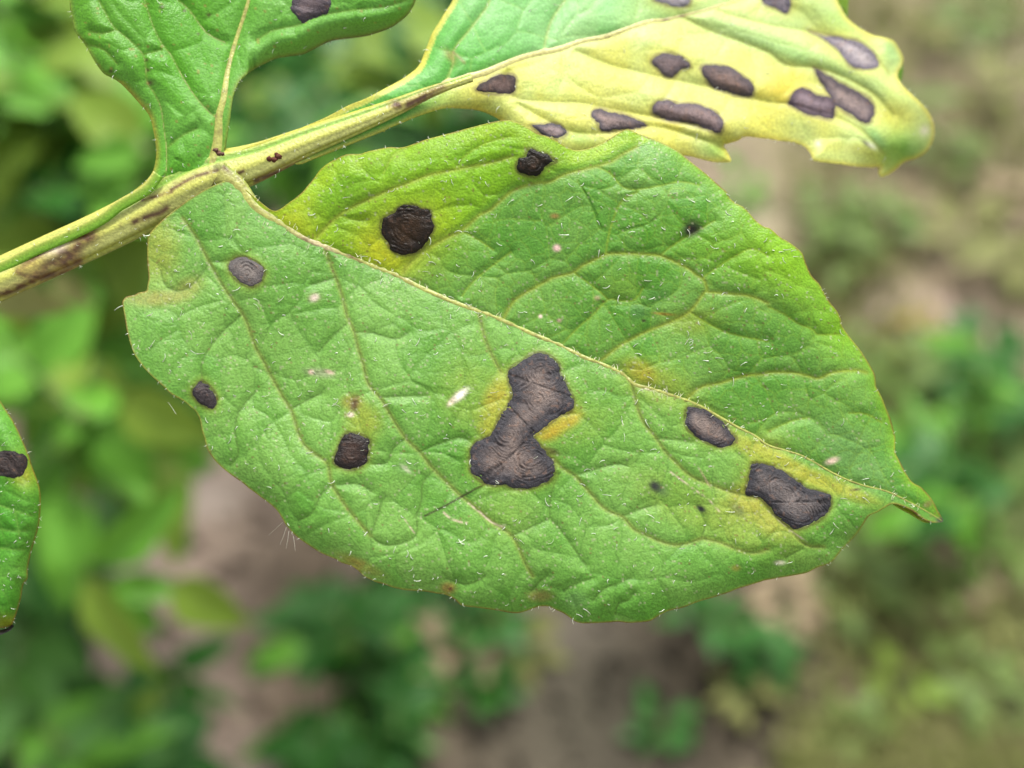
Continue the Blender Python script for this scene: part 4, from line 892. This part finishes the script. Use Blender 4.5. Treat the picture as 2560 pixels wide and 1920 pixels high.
def addleaf(root, loc, key, size, yaw, pitch=0.0, roll=0.0, q=None):
    o = bpy.data.objects.new('leaf', leafmeshes[key, random.randrange(3) if q is None else q]); COL.objects.link(o); o.parent = root
    o.matrix_local = Matrix.Translation(Vector(loc) - root.location) @ Matrix.Rotation(yaw, 4, 'Z') @ Matrix.Rotation(-pitch, 4, 'Y') @ Matrix.Rotation(roll, 4, 'X') @ Matrix.Diagonal((size, size, size, 1))
    return o
def plant(name, base, label, cat, group, region, n, dr, mix, size=(0.035, 0.06), rad=0.003, sp=(0.06, 0.11)):
    """region: (u, v, ru, rv) part of the view its foliage fills; dr: range of distances from the lens"""
    root = bpy.data.objects.new(name, None); COL.objects.link(root)
    bx, by = base[0], base[1]; root.location = (bx, by, float(gh(np.array(bx), np.array(by))))
    root['label'] = label; root['category'] = cat
    if group: root['group'] = group
    lines = []; heads = []
    ns = max(2, n // 9)
    for s in range(ns):
        a = random.uniform(0, 6.283); r = math.sqrt(random.random())
        D = random.uniform(*dr)
        p = P(region[0] + math.cos(a) * r * region[2], region[1] + math.sin(a) * r * region[3], D)
        if p[2] < 0.03: p = P(region[0] + math.cos(a) * r * region[2], region[1] + math.sin(a) * r * region[3], D * 0.9); p[2] = max(p[2], 0.03)
        heads.append(p)
        lo = np.array(root.location); md = (lo + p) / 2; md[2] += 0.02; md[:2] = lo[:2] * 0.6 + p[:2] * 0.4
        lines.append([lo - root.location, md - root.location, p - np.array(root.location)])
    keys = [k for k, w in mix.items() for _ in range(w)]
    k = 0
    for hI, p in enumerate(heads):
        m = n // ns; key0 = random.choice(keys); ya = random.uniform(0, 6.283); L_ = random.uniform(*sp)
        ax = np.array([math.cos(ya), math.sin(ya), -0.15])
        for i in range(m):
            t = (i // 2) / max(1, m / 2 - 0.5); side = -1 if i % 2 else 1
            q = p + ax * L_ * (t - 0.3)
            sz = random.uniform(*size) * (0.7 + 0.5 * t)
            if i == m - 1: side = 0
            key = key0 if random.random() < 0.7 else random.choice(keys)
            addleaf(root, q, key, sz, ya + side * random.uniform(0.7, 1.3), random.uniform(-0.5, 0.5), random.uniform(-0.5, 0.5))
        lines.append([p - ax * L_ * 0.3 - np.array(root.location), p - np.array(root.location), p + ax * L_ * 0.7 - np.array(root.location)])
    V, Fc = tubes_world(lines, rad)
    st = mesh_np('stem', V, Fc, M_bstem, root)
    return root
gp = 'potato plants of the next row'
P1 = lambda u, v: G(u, v)
plants = [
 ('green leafy potato plant filling the upper left corner', (60, 250), (60, 140, 230, 240), 90, (0.5, 0.8), {'green': 5, 'lime': 3, 'blue': 1}, 0.75),
 ('green potato plant behind the upper left leaflet, level with the stalk', (200, 480), (200, 420, 200, 180), 90, (0.48, 0.8), {'green': 5, 'dark': 2, 'lime': 2}, 0.75),
 ('dark green potato plant seen between the two upper leaflets', (900, 120), (880, 130, 230, 170), 72, (0.6, 0.95), {'green': 4, 'dark': 4, 'lime': 1}, 0.75),
 ('dark green potato plant low under the forked stalk', (800, 350), (820, 350, 220, 130), 54, (0.62, 1.0), {'green': 3, 'dark': 5, 'lime': 1}, 0.75),
 ('green potato plant under the stalk at the left edge', (100, 800), (150, 830, 200, 170), 90, (0.5, 0.8), {'green': 5, 'lime': 2, 'dark': 2}, 0.7),
 ('green potato plant with yellowish tips between left leaflet and front leaflet', (300, 1100), (290, 1050, 190, 120), 72, (0.46, 0.75), {'green': 5, 'lime': 4, 'blue': 1}, 0.65),
 ('low dense green plant on the ground right of the leaf tip', (2400, 1200), (2420, 1130, 190, 210), 72, (0.92, 1.05), {'green': 4, 'dark': 5, 'blue': 1}, 0.5),
 ('dark green potato plant in the lower left corner', (80, 1700), (90, 1650, 200, 220), 90, (0.6, 0.85), {'dark': 5, 'blue': 2, 'green': 2}, 0.6),  # mostly leaves of the dark green palette
 ('bluish green potato plant at the bottom left beside bare soil', (240, 1850), (270, 1830, 160, 90), 45, (0.6, 0.8), {'dark': 3, 'blue': 4, 'green': 2}, 0.5),
 ('dark green low plant on the soil below the front leaflet', (900, 1680), (900, 1650, 170, 200), 90, (0.82, 0.96), {'dark': 7, 'green': 1}, 0.42),
 ('small dark plant at the bottom edge below the front leaflet', (900, 1860), (890, 1850, 130, 70), 45, (0.82, 0.95), {'dark': 7, 'green': 1}, 0.4),
]
for lb, bs, rg, n, dr, mix, k_ in plants:
    plant('potato_plant', G(*bs), lb, 'potato plant', gp, rg, n, dr, mix, (0.035 * k_ ** 0.5, 0.06 * k_ ** 0.5), 0.003, (0.06 * k_, 0.11 * k_))
# the shoot with long leaves that reaches over the bare soil, and the round yellowish leaf under the stalk
def shoot(name, label, base, leaves, rad=0.002):
    root = bpy.data.objects.new(name, None); COL.objects.link(root); b = G(*base); root.location = b; root['label'] = label; root['category'] = 'shoot'
    lines = []
    for (u0, v0, u1, v1, D, key, q, roll) in leaves:
        p0 = P(u0, v0, D); p1 = P(u1, v1, D * 1.0); d = p1 - p0; L_ = np.linalg.norm(d)
        X = Vector(d / L_); up_ = Vector((0, -0.7, 0.8)).normalized(); Y = up_.cross(X).normalized(); Z_ = X.cross(Y)
        o = bpy.data.objects.new('leaf', leafmeshes[key, q]); COL.objects.link(o); o.parent = root
        R = Matrix((X, Y, Z_)).transposed().to_4x4()
        o.matrix_local = Matrix.Translation(Vector(p0) - root.location) @ R @ Matrix.Rotation(roll, 4, 'X') @ Matrix.Diagonal((L_, L_, L_, 1))
        lines.append([np.zeros(3), (p0 - b) * np.array([0.5, 0.5, 0.6]), p0 - b])
    V, Fc = tubes_world(lines, rad); mesh_np('stem', V, Fc, M_bstem, root)
shoot('potato_shoot', 'bright green shoot with long pointed leaves reaching over bare soil', (230, 1600), [
 (240, 1410, 468, 1222, 0.44, 'green', 3, 0.5), (280, 1470, 470, 1470, 0.45, 'green', 3, -0.2), (430, 1460, 610, 1580, 0.45, 'lime', 1, 0.1), (215, 1440, 385, 1710, 0.44, 'lime', 3, 0.4),
 (190, 1420, 110, 1290, 0.47, 'green', 1, 0), (270, 1460, 390, 1600, 0.46, 'green', 1, 0.1), (150, 1420, 60, 1560, 0.5, 'dark', 1, 0.2)])
shoot('potato_shoot', 'bluish green leaves lying low on the soil at the bottom left', (300, 1900), [(300, 1840, 440, 1790, 0.62, 'blue', 1, 0), (330, 1800, 415, 1700, 0.62, 'lime', 3, 0), (300, 1860, 420, 1900, 0.62, 'blue', 0, 0)])
shoot('potato_shoot', 'yellowish rounded leaves just under the stalk at the left edge', (40, 1000), [
 (-60, 700, 130, 800, 0.30, 'olive', 2, 0.3), (130, 690, 225, 770, 0.38, 'olive', 1, 0.2), (-40, 640, 60, 820, 0.33, 'lime', 2, -0.3)])
shoot('potato_shoot', 'pale green leaf tips just left of the front leaflet', (380, 1250), [
 (300, 1000, 520, 1110, 0.45, 'lime', 1, 0.2), (250, 1050, 380, 1230, 0.48, 'green', 1, 0), (60, 1000, 330, 1100, 0.5, 'green', 2, 0.2), (300, 1120, 360, 1230, 0.5, 'lime', 0, 0)])

# weeds on the open soil to the right
weeds = [(2180, 1020, 'green', 1.3), (2330, 980, 'green', 1.2), (2480, 1050, 'dark', 1.3), (2540, 1160, 'green', 1.2), (2300, 1180, 'green', 1.2), (2450, 1230, 'blue', 1.2), (2200, 1330, 'blue', 1.1), (2380, 1370, 'green', 1.3),
 (2520, 1400, 'blue', 1.4), (2120, 1500, 'green', 1.2), (2230, 1460, 'green', 1.1), (2330, 1500, 'green', 1.0), (2250, 1740, 'lime', 0.9), (2420, 1720, 'green', 1.1), (2120, 1840, 'blue', 0.9), (2480, 1780, 'blue', 1.0), (2550, 1650, 'olive', 1.0),
 (2060, 570, 'blue', 1.1), (2180, 590, 'green', 1.1), (2110, 660, 'green', 1.0), (2400, 620, 'olive', 1.1), (2500, 700, 'olive', 1.2), (2280, 150, 'olive', 1.2), (2440, 80, 'green', 1.2), (2490, 250, 'olive', 1.2), (2250, 330, 'green', 1.1), (2350, 420, 'green', 1.0),
 (2150, 900, 'green', 0.9), (2290, 815, 'yellow', 0.55), (2215, 880, 'yellow', 0.6), (2310, 1030, 'yellow', 0.7), (1130, 1560, 'dark', 1.0), (1220, 1620, 'dark', 0.9), (1780, 1600, 'dark', 1.1), (1900, 1650, 'dark', 0.8), (1860, 1750, 'olive', 0.6), (1950, 1530, 'tan', 0.8), (1120, 1690, 'tan', 0.9), (1050, 1750, 'green', 0.7), (960, 1900, 'blue', 0.8), (1000, 1540, 'dark', 1.0),
 (1300, 1650, 'olive', 0.8), (1210, 1780, 'dark', 0.7), (1640, 1850, 'dark', 0.6), (2070, 1300, 'tan', 0.8), (1600, 420, 'green', 1.0), (1850, 470, 'green', 0.8), (2450, 920, 'dark', 1.0), (2400, 1480, 'tan', 1.0), (2500, 520, 'tan', 0.9)]
words = {'dull': 'dull green', 'green': 'green', 'dark': 'dark green', 'blue': 'bluish green', 'lime': 'bright lime', 'olive': 'olive', 'yellow': 'yellowed', 'tan': 'withered tan'}
def spot(u, v):
    if u > 2050: return ('top right corner' if v < 500 else 'right side above the leaf tip' if v < 1000 else 'right side beside the leaf tip' if v < 1450 else 'lower right corner')
    return 'on soil below the front leaflet' if v > 1480 else 'in the gap under the pale yellow leaflet'
keyed = {}
weeds = [(u, v, 'dull' if key in ('green', 'blue') and u > 2000 and ((u + v) % 3 or v < 850 or v > 1450) else key, s * (0.8 if u > 2000 and v > 1250 else 1)) for (u, v, key, s) in weeds]
for (u, v, key, s) in weeds: keyed.setdefault((key, spot(u, v)), []).append((u, v))
ORD = ['leftmost', 'second from the left', 'third from the left', 'fourth from the left', 'fifth from the left', 'sixth from the left', 'seventh from the left']
NUM = ['', '', 'two', 'three', 'four', 'five', 'six', 'seven', 'eight']
for (u, v, key, s) in weeds:
    p = G(u, v)
    root = bpy.data.objects.new('weed', None); COL.objects.link(root); root.location = (p[0], p[1], float(gh(np.array(p[0]), np.array(p[1])))); root['category'] = 'weed'
    root['group'] = words[key] + ' weeds, ' + spot(u, v)
    grp = sorted(keyed[key, spot(u, v)]); i_ = grp.index((u, v))
    rank = 'rightmost' if len(grp) > 1 and i_ == len(grp) - 1 else ORD[min(i_, 6)]
    root['label'] = ('blurred %s weed, %s' % (words[key], spot(u, v))) if len(grp) == 1 else ('%s of the %s %s weeds, %s' % (rank, NUM[min(8, len(grp))], words[key], spot(u, v)))
    m = 9; lines = []
    for i in range(m):
        ya = i * 2.4 + random.uniform(-0.3, 0.3); hgt = random.uniform(0.01, 0.035) * s; r = random.uniform(0.004, 0.02) * s
        q = np.array([math.cos(ya) * r, math.sin(ya) * r, hgt])
        addleaf(root, Vector(q) + root.location, key, random.uniform(0.022, 0.04) * s, ya, random.uniform(0.0, 0.6), random.uniform(-0.4, 0.4))
        lines.append([np.zeros(3), q * 0.6 + np.array([0, 0, 0.004]), q])
    V, Fc = tubes_world(lines, 0.001, 4); mesh_np('stem', V, Fc, M_bstem, root)

# ground cover nobody could count: low grass and dry litter on the right, crumbs of soil
def blades(name, n, region, mats, hgt, wid, flatness, seed):
    r = np.random.default_rng(seed); V = []; Fc = []
    k = 0
    while k < n:
        u = r.uniform(*region[0]); v = r.uniform(*region[1])
        p = G(u, v)
        if noise(np.array(p[0]), np.array(p[1]), 0.07, seed) < r.uniform(-0.6, 0.5): continue
        if splat(u, v, 2330, 790, 190, 70, 25) > r.uniform(0.1, 1): continue
        k += 1
        a = r.uniform(0, 6.283); h_ = r.uniform(*hgt); w = r.uniform(*wid); z0 = float(gh(np.array(p[0]), np.array(p[1])))
        dx, dy = math.cos(a), math.sin(a); b = len(V); reach = h_ * r.uniform(0.3, 1.0) * flatness
        V += [(p[0] - dy * w, p[1] + dx * w, z0), (p[0] + dy * w, p[1] - dx * w, z0),
              (p[0] + dx * reach * 0.5 + dy * w * 0.8, p[1] + dy * reach * 0.5 - dx * w * 0.8, z0 + h_ * 0.7), (p[0] + dx * reach * 0.5 - dy * w * 0.8, p[1] + dy * reach * 0.5 + dx * w * 0.8, z0 + h_ * 0.7),
              (p[0] + dx * reach + dy * w * 0.1, p[1] + dy * reach - dx * w * 0.1, z0 + h_), (p[0] + dx * reach - dy * w * 0.1, p[1] + dy * reach + dx * w * 0.1, z0 + h_)]
        Fc += [(b, b + 1, b + 2, b + 3), (b + 3, b + 2, b + 4, b + 5)]
    o = mesh_np(name, V, Fc, mats, None, None, None, True); o['kind'] = 'stuff'; return o
R_ = ((1950, 3300), (-500, 2300))
o = blades('grass', 9500, R_, palette['olive'], (0.01, 0.035), (0.0008, 0.002), 1.5, 3); o['label'] = 'low olive grass covering the soil on the right'; o['category'] = 'grass'
o = blades('dry_litter', 4000, ((2050, 3300), (-500, 2300)), palette['tan'], (0.002, 0.01), (0.001, 0.003), 6, 5); o['label'] = 'dry tan plant litter scattered on the soil'; o['category'] = 'litter'
o = blades('undergrowth', 5000, ((-1200, 520), (-700, 1000)), palette['green'], (0.02, 0.09), (0.002, 0.005), 1.0, 8); o['label'] = 'green undergrowth between the potato plants on the left'; o['category'] = 'undergrowth'
o = blades('low_weeds', 4200, ((500, 1500), (-700, 600)), palette['dark'], (0.02, 0.07), (0.002, 0.005), 1.0, 9); o['label'] = 'dark green low weeds seen through the gaps around the stalk'; o['category'] = 'weeds'
cl = []; V = []; Fc = []
for k in range(600):
    u = random.uniform(300, 2400); v = random.uniform(900, 2100); p = G(u, v); s = random.uniform(0.002, 0.008)
    z0 = float(gh(np.array(p[0]), np.array(p[1]))); b = len(V)
    for i in range(4):
        for j in range(6):
            ph = math.pi * (i + 0.3) / 3.6; t = j * 1.047; r = s * random.uniform(0.7, 1.2)
            V.append((p[0] + math.sin(ph) * math.cos(t) * r, p[1] + math.sin(ph) * math.sin(t) * r, z0 + s * 0.3 + math.cos(ph) * r * 0.7))
    for i in range(3):
        for j in range(6): Fc.append((b + i * 6 + j, b + i * 6 + (j + 1) % 6, b + i * 6 + 6 + (j + 1) % 6, b + i * 6 + 6 + j))
    Fc.append((b, b + 1, b + 2, b + 3)); Fc.append((b, b + 3, b + 4, b + 5))
V = np.array(V)
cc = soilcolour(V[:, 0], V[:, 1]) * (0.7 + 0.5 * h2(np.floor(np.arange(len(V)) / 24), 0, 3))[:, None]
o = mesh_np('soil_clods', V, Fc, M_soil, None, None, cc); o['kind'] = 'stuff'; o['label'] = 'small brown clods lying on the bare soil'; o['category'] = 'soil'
